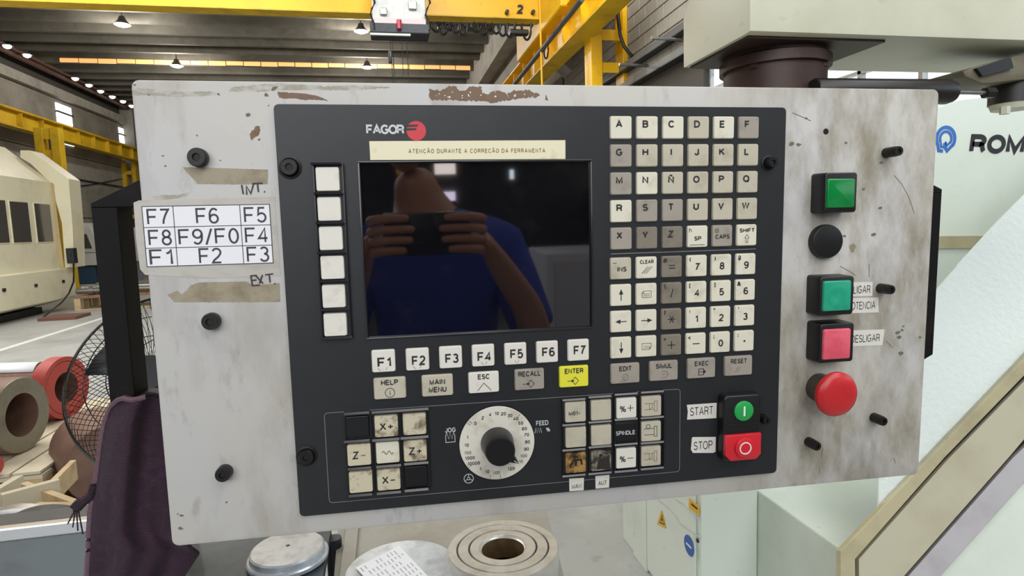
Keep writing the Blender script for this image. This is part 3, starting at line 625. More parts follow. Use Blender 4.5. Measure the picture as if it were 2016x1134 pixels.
MB().prism([(rx - rw / 2, ry + rh / 2, 0.010), (rx + rw / 2, ry + rh / 2, 0.010), (rx + rw / 2, ry - rh / 2 + 0.005, 0.010), (rx + rw / 2 - 0.005, ry - rh / 2, 0.010), (rx - rw / 2 + 0.006, ry - rh / 2, 0.010), (rx - rw / 2, ry - rh / 2 + 0.006, 0.010)][::-1], (0, 0, 0.0085), bev=0.0008).build('stop_button', m_stop, ss, local=True)
cx_, cy_ = L(1468.7, 883.3, 0.022)
MB().lathe([(0.0105, 0.018), (0.0098, 0.0205), (0.009, 0.021), (0, 0.0208)], n=40, mtx=Matrix.Translation((cx_, cy_, 0))).build('stop_boss', m_stop, ss, local=True)
MB().strip(circ(cx_, cy_, 0.0056, 32), 0.0011, 0.0209, 0.0214).build('stop_mark', M('white_mark', 'EFE3E0', 0.5), ss, local=True, smooth=False)
mb = MB(); mb.box(x - w / 2 + 0.004, x + w / 2 - 0.003, gy - 0.0142, gy - 0.0128, 0.0149, 0.0158, bev=0.0003); mb.build('housing_rib', m_blk, ss, local=True)
# ---- stuck-on labels
def sticker(pts, mat, name, label, z0, texts, inkm=None, t=0.00025):
    P = [L(*p, z0) for p in pts]
    o = MB().prism([(p[0], p[1], z0) for p in P][::-1], (0, 0, t)).build(name, mat, panel, local=True, smooth=False); tag(o, label)
    for body, px, py, size, k in texts:
        q = L(px, py, z0); ptext(body, q[0], q[1], z0 + t, size, inkm or m_ink, o, **k)
    return o
sticker([(1352, 797), (1411, 793), (1410, 823), (1352.5, 826), (1354, 810)], m_lab, 'sticker', 'torn white sticker reading START', BZ, [('START', 1381, 809, 0.0118, dict(bold=-0.014, fit=47))])
sticker([(1362, 862), (1364, 860.5), (1409, 860), (1408.5, 889), (1404, 891.5), (1364, 891.5), (1360, 885)], m_lab, 'sticker', 'white sticker reading STOP with cut corners', BZ, [('STOP', 1384, 876.5, 0.0118, dict(bold=-0.014, fit=39))])
sticker([(727, 278), (1113, 276), (1113, 313), (729, 315)], m_ylab, 'sticker', 'long yellowed sticker with faded lettering above the screen', BZ, [('ATENCÃO DURANTE A CORRECÃO DA FERRAMENTA', 941, 297, 0.0053, dict(bold=0.03, fit=257, spacing=1.5))], inkm=M('faded_brown_ink', '8A7450', 0.6))
sticker([(1120.5, 942), (1149.5, 940.5), (1149, 965), (1121, 967)], m_lab, 'sticker', 'small grimy sticker reading MAN', BZ + 0.0, [('MAN', 1135, 957, 0.0062, dict(fit=20))])
sticker([(1172, 937), (1199.5, 934.5), (1199, 959.5), (1172.5, 962)], m_lab, 'sticker', 'small grimy sticker reading AUT', BZ + 0.0, [('AUT', 1186, 950.5, 0.0062, dict(fit=18))])
sticker([(1640, 556.5), (1717.5, 555), (1717, 583), (1640, 584.5)], m_lab, 'sticker', 'white sticker reading LIGAR beside the teal button', 0.0, [('LIGAR', 1696.5, 569.8, 0.0110, dict(bold=-0.014, fit=38))])
sticker([(1630, 588), (1729, 585.5), (1729.5, 615), (1630, 618)], m_lab, 'sticker', 'white sticker reading POTENCIA, half hidden by the button', 0.0, [('POTENCIA', 1696, 601.4, 0.0110, dict(bold=-0.014, fit=62))])
sticker([(1640, 651.5), (1741, 648.5), (1737, 679.5), (1640, 683)], m_lab, 'sticker', 'white sticker reading DESLIGAR beside the pink button', 0.0, [('DESLIGAR', 1703.5, 666, 0.0110, dict(bold=-0.014, fit=65))])
tp = sticker([(263, 399), (274, 394.5), (400, 391), (541, 387), (547, 460), (553, 543), (400, 548), (286, 541), (276, 530), (268, 470)], m_tape, 'clear_tape', 'grimy clear tape holding the paper key chart', 0.0, [])
P = [L(*q) for q in ((279.8, 406.5), (531, 402.5), (537.8, 518), (290, 524.5))]
tx0 = (P[0][0] + P[3][0]) / 2; tx1 = (P[1][0] + P[2][0]) / 2; ty0 = (P[0][1] + P[1][1]) / 2; ty1 = (P[2][1] + P[3][1]) / 2
chart = MB().box(tx0, tx1, ty1, ty0, 0.0002, 0.0005).build('key_chart', m_paper, panel, local=True, smooth=False); tag(chart, 'printed paper chart of nine function key names')
cA = L(341, 450)[0]; cB = L(472.4, 450)[0]; rA = L(400, 445.5)[1]; rB = L(400, 486)[1]
cA = (L(341, 406)[0] + L(350, 522)[0]) / 2; cB = (L(472.4, 404)[0] + L(480, 519)[0]) / 2
mb = MB()
for x in (tx0, cA, cB, tx1): mb.box(x - 0.0003, x + 0.0003, ty1, ty0, 0.0004, 0.0006)
for y in (ty0, rA, rB, ty1): mb.box(tx0 - 0.0003, tx1 + 0.0003, y - 0.0003, y + 0.0003, 0.0004, 0.0006)
mb.build('grid_lines', M('grid_ink', '33333a', 0.6), chart, local=True, smooth=False)
cols = ((tx0 + cA) / 2, (cA + cB) / 2, (cB + tx1) / 2); rows = ((ty0 + rA) / 2, (rA + rB) / 2, (rB + ty1) / 2)
for j, row in enumerate((('F7', 'F6', 'F5'), ('F8', 'F9/F0', 'F4'), ('F1', 'F2', 'F3'))):
    for i, t in enumerate(row): ptext(t, cols[i], rows[j], 0.0005, 0.0185, M('chart_ink', '3C3A40', 0.6) if (i, j) == (0, 0) else bpy.data.materials['chart_ink'], chart, bold=-0.008, fit=102 if len(t) > 2 else 38.5)
# handwriting
def hand(lines, name, label):
    mb = MB()
    for l in lines: mb.strip([L(*p) for p in l], 0.0012, 0.0003, 0.0005)
    return tag(mb.build(name, M('pen_ink', '3b2f33', 0.6), panel, local=True, smooth=False), label)
hand([[(476, 364), (479, 382)], [(486, 383), (485, 366), (494, 381), (499, 363)], [(497, 361.5), (517, 360.5)], [(507, 362), (509, 378)], [(520, 377), (522, 378)]], 'handwriting', 'handwritten INT. in dark pen')
hand([[(506, 542), (494, 543), (497, 562), (512, 561)], [(496, 552), (505, 551)], [(504, 543), (518, 558)], [(517, 541), (511, 558)], [(522, 541), (538, 539)], [(530, 541), (532, 556)], [(540, 558), (542, 559)]], 'handwriting', 'handwritten EXT. in dark pen')
# ---- worn patches with ragged outlines
def ragged(pts, amp, step=3.0, seed=1):
    rn = random.Random(seed); out = []
    for a, b in zip(pts, pts[1:] + pts[:1]):
        d = math.dist(a, b); n = max(1, int(d / step))
        for i in range(n):
            t = i / n; out.append((a[0] + (b[0] - a[0]) * t + rn.uniform(-amp, amp), a[1] + (b[1] - a[1]) * t + rn.uniform(-amp, amp)))
    return out
def patch(pts, mat, name, label, amp=1.0, step=3, z=0.0, t=0.00012, seed=1):
    P = [L(*p) for p in ragged(pts, amp, step, seed)]
    o = MB().prism([(p[0], p[1], z) for p in P][::-1], (0, 0, t)).build(name, mat, panel, local=True, smooth=False)
    return tag(o, label)
patch([(360, 329.5), (400, 330), (528, 334), (527, 363), (450, 363), (389, 362), (378, 350)], m_glue, 'glue_residue', 'olive brown glue residue under the top left screw', 0.5)
patch([(330, 580), (350, 572), (357, 580), (368, 572), (375, 562), (392, 556), (440, 555), (485, 554), (500, 562), (551, 557), (552, 594.5), (450, 595), (343, 595)], m_glue, 'glue_residue', 'olive brown glue residue below the chart', 0.6)
patch([(492, 264), (496, 257), (500, 255), (504, 248), (512, 249), (512, 260), (508, 268), (501, 271), (496, 277), (493, 272)], m_chip, 'bare_patch', 'small brown chip in the paint', 0.8)
patch([(546, 181), (580, 183), (600, 184.5), (625, 188.5), (642, 196), (646, 198.5), (630, 197), (612, 196), (600, 197), (580, 193.5), (566, 194), (550, 193)], m_chip, 'bare_patch', 'brown bare strip on the top edge', 0.8)
patch([(845, 176), (852, 177), (866, 178), (885, 170), (897, 169), (902, 178), (915, 180), (924, 171), (931, 170), (947, 170), (950, 183), (960, 187), (975, 178), (990, 180), (999, 186), (1010, 177), (1028, 178), (1037, 177), (1047, 181), (1062, 187), (1056, 192), (1034, 193), (1008, 196), (972, 202), (939, 199), (897, 197), (862, 197), (846, 196)], m_chip, 'bare_patch', 'ragged brown bare patch on the top edge', 1.8, 2.5, seed=4)
patch([(1075, 186), (1077, 192), (1080, 198), (1073, 197)], m_chip, 'bare_patch', None, 0.4)
rn = random.Random(5)
mb = MB()
for i in range(26):
    px, py = rn.uniform(852, 1050), rn.uniform(181, 193); r_ = rn.uniform(0.8, 2.6)
    P = [L(px + r_ * rn.uniform(.5, 1.2) * math.cos(a), py + r_ * rn.uniform(.5, 1.2) * math.sin(a)) for a in [k * PI / 3 for k in range(6)]]
    mb.prism([(p[0], p[1], 0.00012) for p in P], (0, 0, 0.00005))
tag(mb.build('paint_flecks', m_edge, panel, local=True, smooth=False), kind='stuff')
patch([(1672, 484), (1680, 478), (1685, 484), (1681, 497), (1675, 496)], m_glue, 'glue_residue', None, 0.8)
m_grime = M('greasy_grime', '9D988A', 0.6, dirt=[('BAB8B1', (60, 140, 10), 0.45, 0.6, 1.0)])
patch([(261, 174), (292, 174), (325, 179), (360, 181), (414, 180), (430, 185), (400, 190), (340, 190), (290, 187), (262, 188)], m_grime, 'grime_streak', 'brownish grease line under the top edge', 0.9, seed=8, t=0.00006)
patch([(455, 172), (520, 166), (560, 165), (640, 170), (720, 168), (770, 172), (700, 178), (600, 177), (545, 178), (500, 181), (450, 180)], m_grime, 'grime_streak', None, 1.2, seed=9, t=0.00005)
patch([(310, 395 - 12), (350, 384), (375, 378), (365, 388), (330, 393), (280, 397)], m_grime, 'grime_streak', None, 0.9, seed=12, t=0.00005)
# little scratches and specks
rn = random.Random(11); mb = MB()
def speck(px, py, r_, asp=1.0, ang=0):
    P = []
    for k in range(7):
        a = k * 2 * PI / 7; q = r_ * rn.uniform(.6, 1.2); ux, uy = q * math.cos(a) * asp, q * math.sin(a)
        P.append(L(px + ux * math.cos(ang) - uy * math.sin(ang), py + ux * math.sin(ang) + uy * math.cos(ang)))
    mb.prism([(p[0], p[1], 0) for p in P], (0, 0, 0.00008))
for px, py, r_ in ((265, 167, 2), (293, 187, 2), (430, 185, 2.5), (434, 316, 1.5), (321, 307, 1.6), (326, 327, 2), (388, 267, 1.6), (488, 227, 4), (529, 208, 1.6), (510, 275, 2.5), (524, 187, 3.5), (540, 174, 5), (446, 989, 2), (358, 1015, 3), (356, 1040, 3.5), (350, 1012, 1.5), (1768, 655, 4), (1776, 650, 3), (1771, 664, 3.5), (1779, 642, 2), (1773, 696, 4), (1811, 664, 2), (1587, 233, 2), (1558, 283, 4), (1572, 285, 4), (1665, 281, 2.5), (1735, 320, 3), (1700, 372, 2.5), (1733, 409, 3), (1720, 462, 4), (1662, 465, 3)):
    speck(px, py, r_, 1.5, rn.uniform(-.6, .6))
tag(mb.build('dirt_specks', M('speck_dirt', '6c6656', 0.7), panel, local=True, smooth=False), kind='stuff')
mb = MB()
for l in ([(1760, 345), (1775, 362), (1789, 388), (1800, 420)], [(1560, 222), (1588, 234), (1596, 238)], [(1620, 882), (1617, 902)], [(1614, 920), (1613, 932)], [(1711, 520), (1711, 545)], [(1654, 524), (1672, 534), (1684, 542)], [(1745, 672), (1757, 684)], [(1760, 902), (1763, 912)]):
    mb.strip([L(*p) for p in l], 0.0007, 0, 0.00008)
mb.build('scratches', bpy.data.materials['speck_dirt'], panel, local=True, smooth=False)
# ---- grab handles at both sides of the enclosure
m_hand = M('black_handle_paint', '040405', 0.65, spec=0.25, dirt=[('2c1d18', (30, 30, 4), 0.55, 0.8, 0.6)])
HZ = -0.065; w_ = 0.022
yb_ = -0.298; yt_ = L(178, 400, HZ)[1]; yk_ = L(271, 355, HZ)[1]; yin_ = L(231, 408, HZ)[1]
def handle(xo, xk, xi, s, label):
    mb = MB()
    for q in ([(xo, yt_), (xk, yk_), (xi, yk_), (xi, yin_), (xo, yin_)], [(xo, yin_), (xo + s * w_, yin_), (xo + s * w_, yb_ + 0.02), (xo, yb_ + 0.02)], [(xo, yb_ + 0.012), (xo, yb_ + 0.02), (xi, yb_ + 0.02), (xi, yb_ - 0.01), (xk, yb_ - 0.01)]):
        mb.prism([(a[0], a[1], HZ - 0.03) for a in q], (0, 0, 0.03), bev=0.0008)
    return tag(mb.build('handle', m_hand, panel, local=True, smooth=False), label)
handle(L(178, 400, HZ)[0], L(271, 355, HZ)[0], 0.0252, 1, 'black painted steel handle with slanted top, on the side with the towel')
handle(L(1848, 500, HZ)[0], 0.768, PW - 0.0252, -1, 'black side handle, mostly behind the faceplate')
# ================================================================== HALL
def struct(mb, name, mat, label=None, parent=None, **k):
    o = mb.build(name, mat, parent, **k)
    if not parent: tag(o, label, None, None, 'structure')
    elif label: tag(o, label)
    return o
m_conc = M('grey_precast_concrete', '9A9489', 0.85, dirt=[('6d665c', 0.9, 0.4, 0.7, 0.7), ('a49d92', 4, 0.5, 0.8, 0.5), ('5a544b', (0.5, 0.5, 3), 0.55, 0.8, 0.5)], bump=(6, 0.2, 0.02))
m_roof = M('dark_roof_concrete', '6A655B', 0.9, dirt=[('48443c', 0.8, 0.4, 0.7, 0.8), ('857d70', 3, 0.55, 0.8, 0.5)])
m_floor = M('polished_concrete_floor', 'A9ABA9', 0.38, dirt=[('7e8080', 1.1, 0.45, 0.7, 0.6), ('c2c5c4', 3, 0.5, 0.75, 0.5), ('6a6966', 9, 0.6, 0.8, 0.5)])
m_bluewall = M('pale_concrete', 'A6A096', 0.85, dirt=[('7b756b', 2, 0.45, 0.7, 0.6)])
m_yel2 = M('crane_yellow', 'F0B806', 0.42, dirt=[('c99b12', 1.5, 0.5, 0.75, 0.5), ('8f7420', 7, 0.6, 0.82, 0.6)])
m_yold = M('old_yellow_steel', 'D6AE1C', 0.5, dirt=[('9c7c1c', 2.5, 0.45, 0.7, 0.6), ('5e4b1c', 9, 0.6, 0.8, 0.6)])
m_joint = M('dark_joint', '4A463F', 0.9)  # dark wall backing that shows in the joints
m_sky = M('bright_window_light', 'F4F8FF', 0.5, emit=('F2F7FF', 2.2))
m_skyorange = M('sunlit_amber_sheet', 'F0B070', 0.5, emit=('FFAC68', 1.1), dirt=None)
m_lampm = M('lamp_lens', 'FFFFFF', 0.3, emit=('FFFDF2', 30))
m_slamp = M('small_lamp_lens', 'FFFFFF', 0.3, emit=('FFF6E6', 6))
m_steel = M('bare_steel', '9A9A98', 0.32, 0.85, dirt=[('5e5c58', 20, 0.5, 0.75, 0.6)])
m_dsteel = M('dark_steel', '35373A', 0.45, 0.5, dirt=[('1f2022', 12, 0.5, 0.7, 0.7)])
XW, XR, HC = -11.0, 4.0, 7.6
fl = struct(MB().box(-14, 8, -14, 46, -0.2, 0.0), 'floor', m_floor, 'pale grey polished concrete floor of the hall', smooth=False)
# painted aisle lines lie in the floor
a, b = PZ(0, 690, 0.0), PZ(195, 629, 0.0)
m_line = M('white_floor_paint', 'D8DAD8', 0.5)
d = (b - a); d.z = 0; d.normalize(); n = Vector((-d.y, d.x, 0)) * 0.06
a2 = a - d * 3; b2 = b + d * 8
struct(MB().prism([(q.x, q.y, 0.001) for q in (a2 - n, b2 - n, b2 + n, a2 + n)], (0, 0, 0.003)), 'line_marking', m_line, 'white painted aisle line', fl, smooth=False)
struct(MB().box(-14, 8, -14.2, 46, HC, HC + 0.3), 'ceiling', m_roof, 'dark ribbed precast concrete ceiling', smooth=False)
ceil = bpy.data.objects['ceiling']
ys_ = [18.56 - 0.94 * k for k in range(10)] + [19.5, 20.44, 21.38] + [24.0 + 0.94 * k for k in range(16)]
for y in ys_:
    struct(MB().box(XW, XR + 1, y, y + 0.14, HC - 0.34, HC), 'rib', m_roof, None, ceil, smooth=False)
# amber strip of translucent sheets between two ribs
ya = 22.8
struct(MB().box(XW, XR, ya + 0.03, ya + 0.17, HC - 0.34, HC), 'rib', m_roof, None, ceil, smooth=False)
for k in range(24):
    x0 = XW + 0.9 + k * 0.56
    struct(MB().box(x0, x0 + 0.53, ya, ya + 0.02, HC - 0.33 - 0.01 * (k % 3), HC - 0.20), 'roof_sheet', m_skyorange, 'amber sunlit translucent roof strip' if k == 0 else None, ceil, smooth=False)
# left wall with precast panels
wl = struct(MB().box(XW - 0.3, XW, -14, 46, 0, HC), 'wall_left', m_joint, 'precast concrete panel wall along the aisle', smooth=False)
for k in range(9):
    y0 = 6.2 + k * 4.4
    for z0, z1 in ((0.0, 2.3), (2.33, 4.5), (4.53, 6.38)):
        struct(MB().box(XW, XW + 0.06, y0 + 0.015, y0 + 4.385, z0, z1, bev=0.01, seg=1), 'panel', m_conc, None, wl, smooth=False)
struct(MB().box(XW, XW + 0.25, 4, 46, 6.4, 6.7), 'concrete_ledge', m_bluewall, None, wl, smooth=False)
for z_, r_, c_ in ((7.08, 0.08, '5A4038'), (7.26, 0.06, '6b4a40')):
    struct(MB().cyl((XW + 0.35, 5, z_), (XW + 0.35, 45, z_), r_, n=8), 'wall_pipe', M('dull_red_pipe', c_, 0.6), None, wl)
for yc in (19.0, 29.5, 38.5):
    struct(MB().box(XW, XW + 0.5, yc, yc + 0.7, 0, HC - 0.2), 'pilaster', m_conc, None, wl, smooth=False)
for k, (px0, py0, px1, py1) in enumerate(((110, 208, 142, 244), (234, 255, 257, 283), (118, 273, 145, 285), (240, 306, 248, 312))):
    p, q = PX(px0, py0, XW + 0.08), PX(px1, py1, XW + 0.08)
    zz = sorted(((PX((px0 + px1) / 2, py0, XW + .08)).z, (PX((px0 + px1) / 2, py1, XW + .08)).z))
    f = struct(MB().box(XW, XW + 0.10, p.y, q.y, zz[0], zz[1]), 'window_%d' % (k + 1), m_sky, 'small bright window high in the panel wall', smooth=False)
    if k < 2:
        zm = zz[1] - (zz[1] - zz[0]) * 0.45
        struct(MB().box(XW, XW + 0.14, p.y - 0.05, q.y + 0.05, zm - 0.03, zm + 0.03), 'window_frame', m_steel, None, f, smooth=False)
struct(MB().box(-14, 8, 45, 45.3, 0, HC), 'wall_back', m_conc, 'far end wall of the hall', smooth=False)
# right wall of blocks
wr = struct(MB().box(XR, XR + 0.3, 7.2, 46, 0, HC), 'wall_right', m_joint, 'concrete block wall behind the crane runway', smooth=False)
blk = None
for r in range(19):
    for c in range(14):
        z0 = 3.75 + r * 0.2; y0 = 7.22 + c * 0.42 + (0.21 if r % 2 else 0)
        if blk is None:
            blk = struct(MB().box(-0.02, 0, 0, 0.405, 0, 0.188, bev=0.006, seg=1), 'block', m_conc, None, None, local=True, smooth=False); del blk['kind']
            o = blk
        else: o = blk.copy(); COL.objects.link(o)
        o.parent = wr; o.matrix_parent_inverse = Matrix.Identity(4); o.location = Vector((XR, y0, z0)) - WM[wr.name].translation
struct(MB().box(XR - 0.022, XR, 13.35, 44, 3.75, 7.55), 'wall_render', m_conc, None, wr, smooth=False)
# bright side windows next to the lathe
wa = struct(MB().box(XR, XR + 0.3, -14, 7.18, 0, 2.1).box(XR, XR + 0.3, -14, 7.18, 3.4, HC), 'wall_front', m_conc, 'side wall above and below the ribbon window', smooth=False)
gl = struct(MB().box(XR + 0.1, XR + 0.12, -2, 7.18, 2.1, 3.4), 'window_5', M('milky_sidelight', 'DDE4EA', 0.6, emit=('DDE6F0', 1.6)), 'long milky ribbon window behind the lathe', smooth=False)
for k in range(10):
    y0 = 7.14 - k * 0.62
    struct(MB().box(XR + 0.05, XR + 0.1, y0 - 0.02, y0 + 0.02, 2.1, 3.4), 'window_frame', m_steel, None, gl, smooth=False)
for z_ in (2.7, 3.1):
    struct(MB().box(XR + 0.05, XR + 0.1, -2, 7.18, z_, z_ + 0.03), 'window_frame', m_steel, None, gl, smooth=False)
# near end of the hall, behind the photographer
def refl(px, py, Y):
    """where the screen mirrors the hall: point on plane y = Y seen by reflection"""
    x, yy = L(px, py, 0.0012); P = PM @ Vector((x, yy, 0.0012)); n = (PM.to_3x3() @ Vector((0, 0, 1))).normalized(); dd = ray(px, py).normalized()
    r = dd - 2 * dd.dot(n) * n; return P + r * ((Y - P.y) / r.y)
wf = struct(MB().box(-14, -9.5, -14.3, -14, 0, HC).box(-9.5, -3.5, -14.3, -14, 4.6, HC).box(-3.5, 8, -14.3, -14, 0, HC), 'wall_open_end', m_roof, 'end wall with an added opening that lets in sky light', smooth=False)  # unseen opening added behind the camera so the sky fills the hall
wf.name = 'wall_near'
for k, (q, cc) in enumerate((((855, 322, 897, 342), 'F4E8E0'), ((862, 378, 897, 400), 'E8DDF8'), ((779, 324, 814, 342), 'B08A28'), ((1004, 334, 1012, 352), 'DDE8F8'))):
    p0, p1 = refl(q[0], q[1], -13.9), refl(q[2], q[3], -13.9)
    struct(MB().box(p0.x, p1.x, -14.0, -13.92, p0.z, p1.z), 'window_%d' % (6 + k), M('end_window', cc, 0.5, emit=(cc, 6 if k != 2 else 1.2)), 'bright window in the near end wall', smooth=False)
p0, p1 = refl(1075, 500, -2.6), refl(1190, 700, -2.6)
t = thing('grey_cabinet', 'pale grey machine cabinet behind the photographer, mirrored in the screen', 'cabinet', ((p0.x + p1.x) / 2, -3, 0))
MB().box(p0.x, p0.x + 1.4, -3.4, -2.6, 0, p0.z, bev=0.01).build('body', M('mirrored_grey', 'B9B6BE', 0.5), t); MB().box(p0.x + 0.05, p0.x + 0.7, -2.6, -2.585, 0.1, p0.z - 0.05, bev=0.004).build('door', M('mirrored_grey2', 'A9A6AE', 0.5), t)
# big ribbed beam under the roof at the right
struct(MB().prism([(3.45, 9, 6.55), (3.45, 9, 7.6), (4.0, 9, 7.6), (4.0, 9, 6.7)], (0, 34, 0)), 'roof_beam', m_bluewall, 'pale concrete edge beam under the roof', smooth=False)
bpy.data.objects['roof_beam']['kind'] = 'structure'
# ================================================================== high bay lamps
for k, (px, py) in enumerate(((241, 49), (711, 62), (348, 130), (723, 133))):
    p = PZ(px, py, 7.05); r_ = 0.2
    t = thing('high_bay_lamp', ['glowing high bay lamp at the upper left, nearest to the left wall', 'glowing high bay lamp just left of the crane hoist', 'small glowing high bay lamp above the left end of the panel', 'small glowing high bay lamp under the hoist ropes'][k], 'lamp', p, group='high bay lamps under the roof')
    T = Matrix.Translation(p)
    MB().lathe([(0.05, 0.22), (0.07, 0.2), (0.10, 0.12), (r_, 0.0), (r_ * 0.95, 0.0), (0.09, 0.11)], n=20, mtx=T, cap=False).build('lamp_shade', m_steel, t)
    MB().lathe([(0, -0.05), (r_ * 0.6, -0.03), (r_ * 0.9, 0.02), (0, 0.03)], n=20, mtx=T, cap=False).build('lens', m_lampm, t)
    MB().cyl(p + Vector((0, 0, 0.2)), (p.x, p.y, HC - 0.02), 0.012, n=6).build('hanger', m_dsteel, t)
    l = bpy.data.lights.new('lamp_light', 'POINT'); l.energy = 260; l.color = (1, 0.97, 0.9); l.shadow_soft_size = 0.15
    lo = bpy.data.objects.new('lamp_light', l); COL.objects.link(lo); lo.location = p - Vector((0, 0, 0.2))
for k, (px, py) in enumerate(((14, 90), (53, 108), (148, 154), (175, 167), (198, 179), (221, 190), (242, 199), (259, 208))):
    p = PX(px, py, XW + 0.7)
    t = thing('wall_lamp', ['glowing wall lamp nearest the picture corner, above the pipes', 'second glowing wall lamp along the pipes', 'third glowing wall lamp, just past the amber wall patch', 'fourth glowing wall lamp along the pipes', 'fifth glowing wall lamp along the pipes', 'sixth glowing wall lamp along the pipes', 'seventh glowing wall lamp along the pipes', 'last small wall lamp, touching the panel edge'][k], 'lamp', p, group='row of small lamps along the left wall')
    MB().box(p.x - 0.12, p.x + 0.12, p.y - 0.12, p.y + 0.12, p.z, p.z + 0.03, bev=0.01).build('housing', m_steel, t)
    MB().lathe([(0.11, 0), (0.09, -0.05), (0.04, -0.08), (0, -0.09)], n=12, mtx=Matrix.Translation(p)).build('lens', m_slamp, t)
    MB().box(XW, p.x, p.y - 0.02, p.y + 0.02, p.z + 0.01, p.z + 0.04).build('bracket', m_dsteel, t)
# ================================================================== left crane runway
XL = -10.2
t = thing('crane_runway', 'long yellow crane runway beam along the left wall, under the small windows', 'crane runway', (XL, 20, 4.6))
tz, bz = PX(0, 210, XL).z, PX(0, 241, XL).z
MB().box(XL - 0.25, XL + 0.12, 6, 44, tz, tz + 0.05).build('top_flange', m_yold, t, smooth=False)
MB().box(XL - 0.08, XL - 0.05, 6, 44, bz, tz).build('web', m_yold, t, smooth=False)
MB().box(XL - 0.2, XL + 0.1, 6, 44, bz - 0.04, bz).build('bottom_flange', m_yold, t, smooth=False)
for k in range(22):
    y0 = 13.6 + k * 1.12
    MB().box(XL - 0.05, XL + 0.08, y0, y0 + 0.03, bz, tz).build('stiffener', m_yold, t, smooth=False)
def lattice(name, label, x0, x1, y, z0, z1, pw, zs, mat, dep=0.3):
    t = thing(name, label, 'steel column', ((x0 + x1) / 2, y, z0))
    for xa in (x0, x1 - pw): MB().box(xa, xa + pw, y, y + dep, z0, z1, bev=0.008, seg=1).build('post', mat, t, smooth=False)
    for z_, h_ in zs: MB().box(x0 + pw, x1 - pw, y + 0.03, y + 0.05, z_, z_ + h_).build('batten', mat, t, smooth=False)
    return t
p0, p1 = PY(70, 270, 20.0), PY(119, 270, 20.0)
lattice('runway_column', 'yellow battened column under the left runway, above the big cream machine', p0.x, p1.x, 19.9, 0, bz - 0.05, 0.22, [(z_, 0.3) for z_ in (0.6, 1.4, 2.2, 3.0, 3.8, 4.4)], m_yold)
p0, p1 = PY(238, 330, 29.0), PY(266, 330, 29.0)
lattice('runway_column', 'thin yellow battened column beside the panel edge', p0.x, p1.x, 29, 0, bz - 0.05, 0.16, [(0.5 + 0.62 * k, 0.16) for k in range(7)], m_yold)
t = thing('wall_conduit', 'thin dark conduit running across the lower wall panels', 'conduit', PX(140, 352, XW + 0.1))
MB().tube([PX(134, 350, XW + 0.1), PX(262, 372, XW + 0.1)], 0.03).tube([PX(160, 366, XW + 0.1), PX(190, 362, XW + 0.1), PX(240, 352, XW + 0.1)], 0.02).build('pipe_run', m_dsteel, t)
# ================================================================== bridge crane
zg = PY(280, 10, 11.2).z
t = thing('bridge_crane', 'bright yellow box girder bridge crane spanning the hall overhead', 'crane', (-3, 11.4, zg))
y0g, y1g = 11.2, 11.2 * 1.018
xe = PY(1062, 40, 11.2).x
MB().box(-10.6, xe, y0g, y1g, zg, zg + 0.9, bev=0.01, seg=1).build('girder', m_yel2, t, smooth=False)
MB().box(-10.6, xe, y0g - 0.05, y1g + 0.05, zg - 0.02, zg).build('bottom_flange', m_yold, t, smooth=False)
MB().box(xe, xe + 0.55, 9.8, 13.2, zg - 0.25, zg + 0.75, bev=0.02, seg=1).build('end_carriage', m_yel2, t, smooth=False)
MB().cyl((xe, y0g - 0.06, zg - 1.2), (xe, y0g - 0.06, zg + 0.9), 0.02, n=8).build('drop_pipe', m_yel2, t)
q = PY(1024, 18, y0g - 0.02)
me = text_mesh('2', 0.22, bold=0.05, depth=0.004); me.transform(Matrix.Translation(q) @ Matrix.Rotation(PI / 2, 4, 'X')); tag(link('number_plate', me, m_ink, t, smooth=False), 'black painted number 2')
for px in (997, 1048):
    q = PY(px, 26, y0g); MB().cyl(q - Vector((0, 0.1, 0)), q, 0.035, n=10).build('bolt', m_dsteel, t)
# hoist
Yh = 10.6
a, b = PY(734, 44, Yh), PY(838, 0, Yh)
t = thing('crane_hoist', 'white hoist trolley box with black underside hanging on the girder', 'hoist', ((a.x + b.x) / 2, Yh, a.z))
m_hw = M('hoist_white', 'CFD2CF', 0.5, dirt=[('9a9c98', 4, 0.5, 0.75, 0.6)])
MB().box(a.x, b.x, Yh, y0g - 0.02, a.z, a.z + 0.7, bev=0.02, seg=1).build('housing', m_hw, t, smooth=False)
MB().box(a.x + 0.02, b.x - 0.02, Yh - 0.05, Yh + 0.3, a.z - 0.02, a.z + 0.06).build('lower_lip', M('pinkish_white', 'CDBEC0', 0.5), t, smooth=False)
for px, py, w_h in ((755, 24, 0.11), (812, 12, 0.13)):
    q = PY(px, py, Yh); MB().box(q.x - w_h / 2, q.x + w_h / 2, Yh - 0.06, Yh, q.z - w_h / 2, q.z + w_h / 2, bev=0.01).build('switch_box', m_steel, t, smooth=False)
c0, c1 = PY(729, 66, Yh), PY(845, 46, Yh)
MB().box(c0.x, c1.x, Yh - 0.05, Yh + 0.4, c0.z, a.z, bev=0.02).build('undercarriage', m_dsteel, t, smooth=False)
MB().box(c0.x, PY(808, 70, Yh).x, Yh - 0.08, Yh - 0.03, c0.z - 0.04, c0.z - 0.01).build('buffer_bar', m_hw, t, smooth=False)
q = PY(786, 48, Yh - 0.1)
MB().cyl(q - Vector((0, 0, 0.07)), q + Vector((0, 0, 0.07)), 0.04, n=12).build('warning_light', M('red_lamp', 'B03040', 0.3), t)
for px in (733, 842):
    p = [PY(px, yy, Yh - 0.05) + Vector((0.04 * math.sin(i * 1.7), 0, 0)) for i, yy in enumerate((-10, 5, 18, 30, 44, 58))]
    MB().tube(p, 0.018).build('side_cable', m_blk, t)
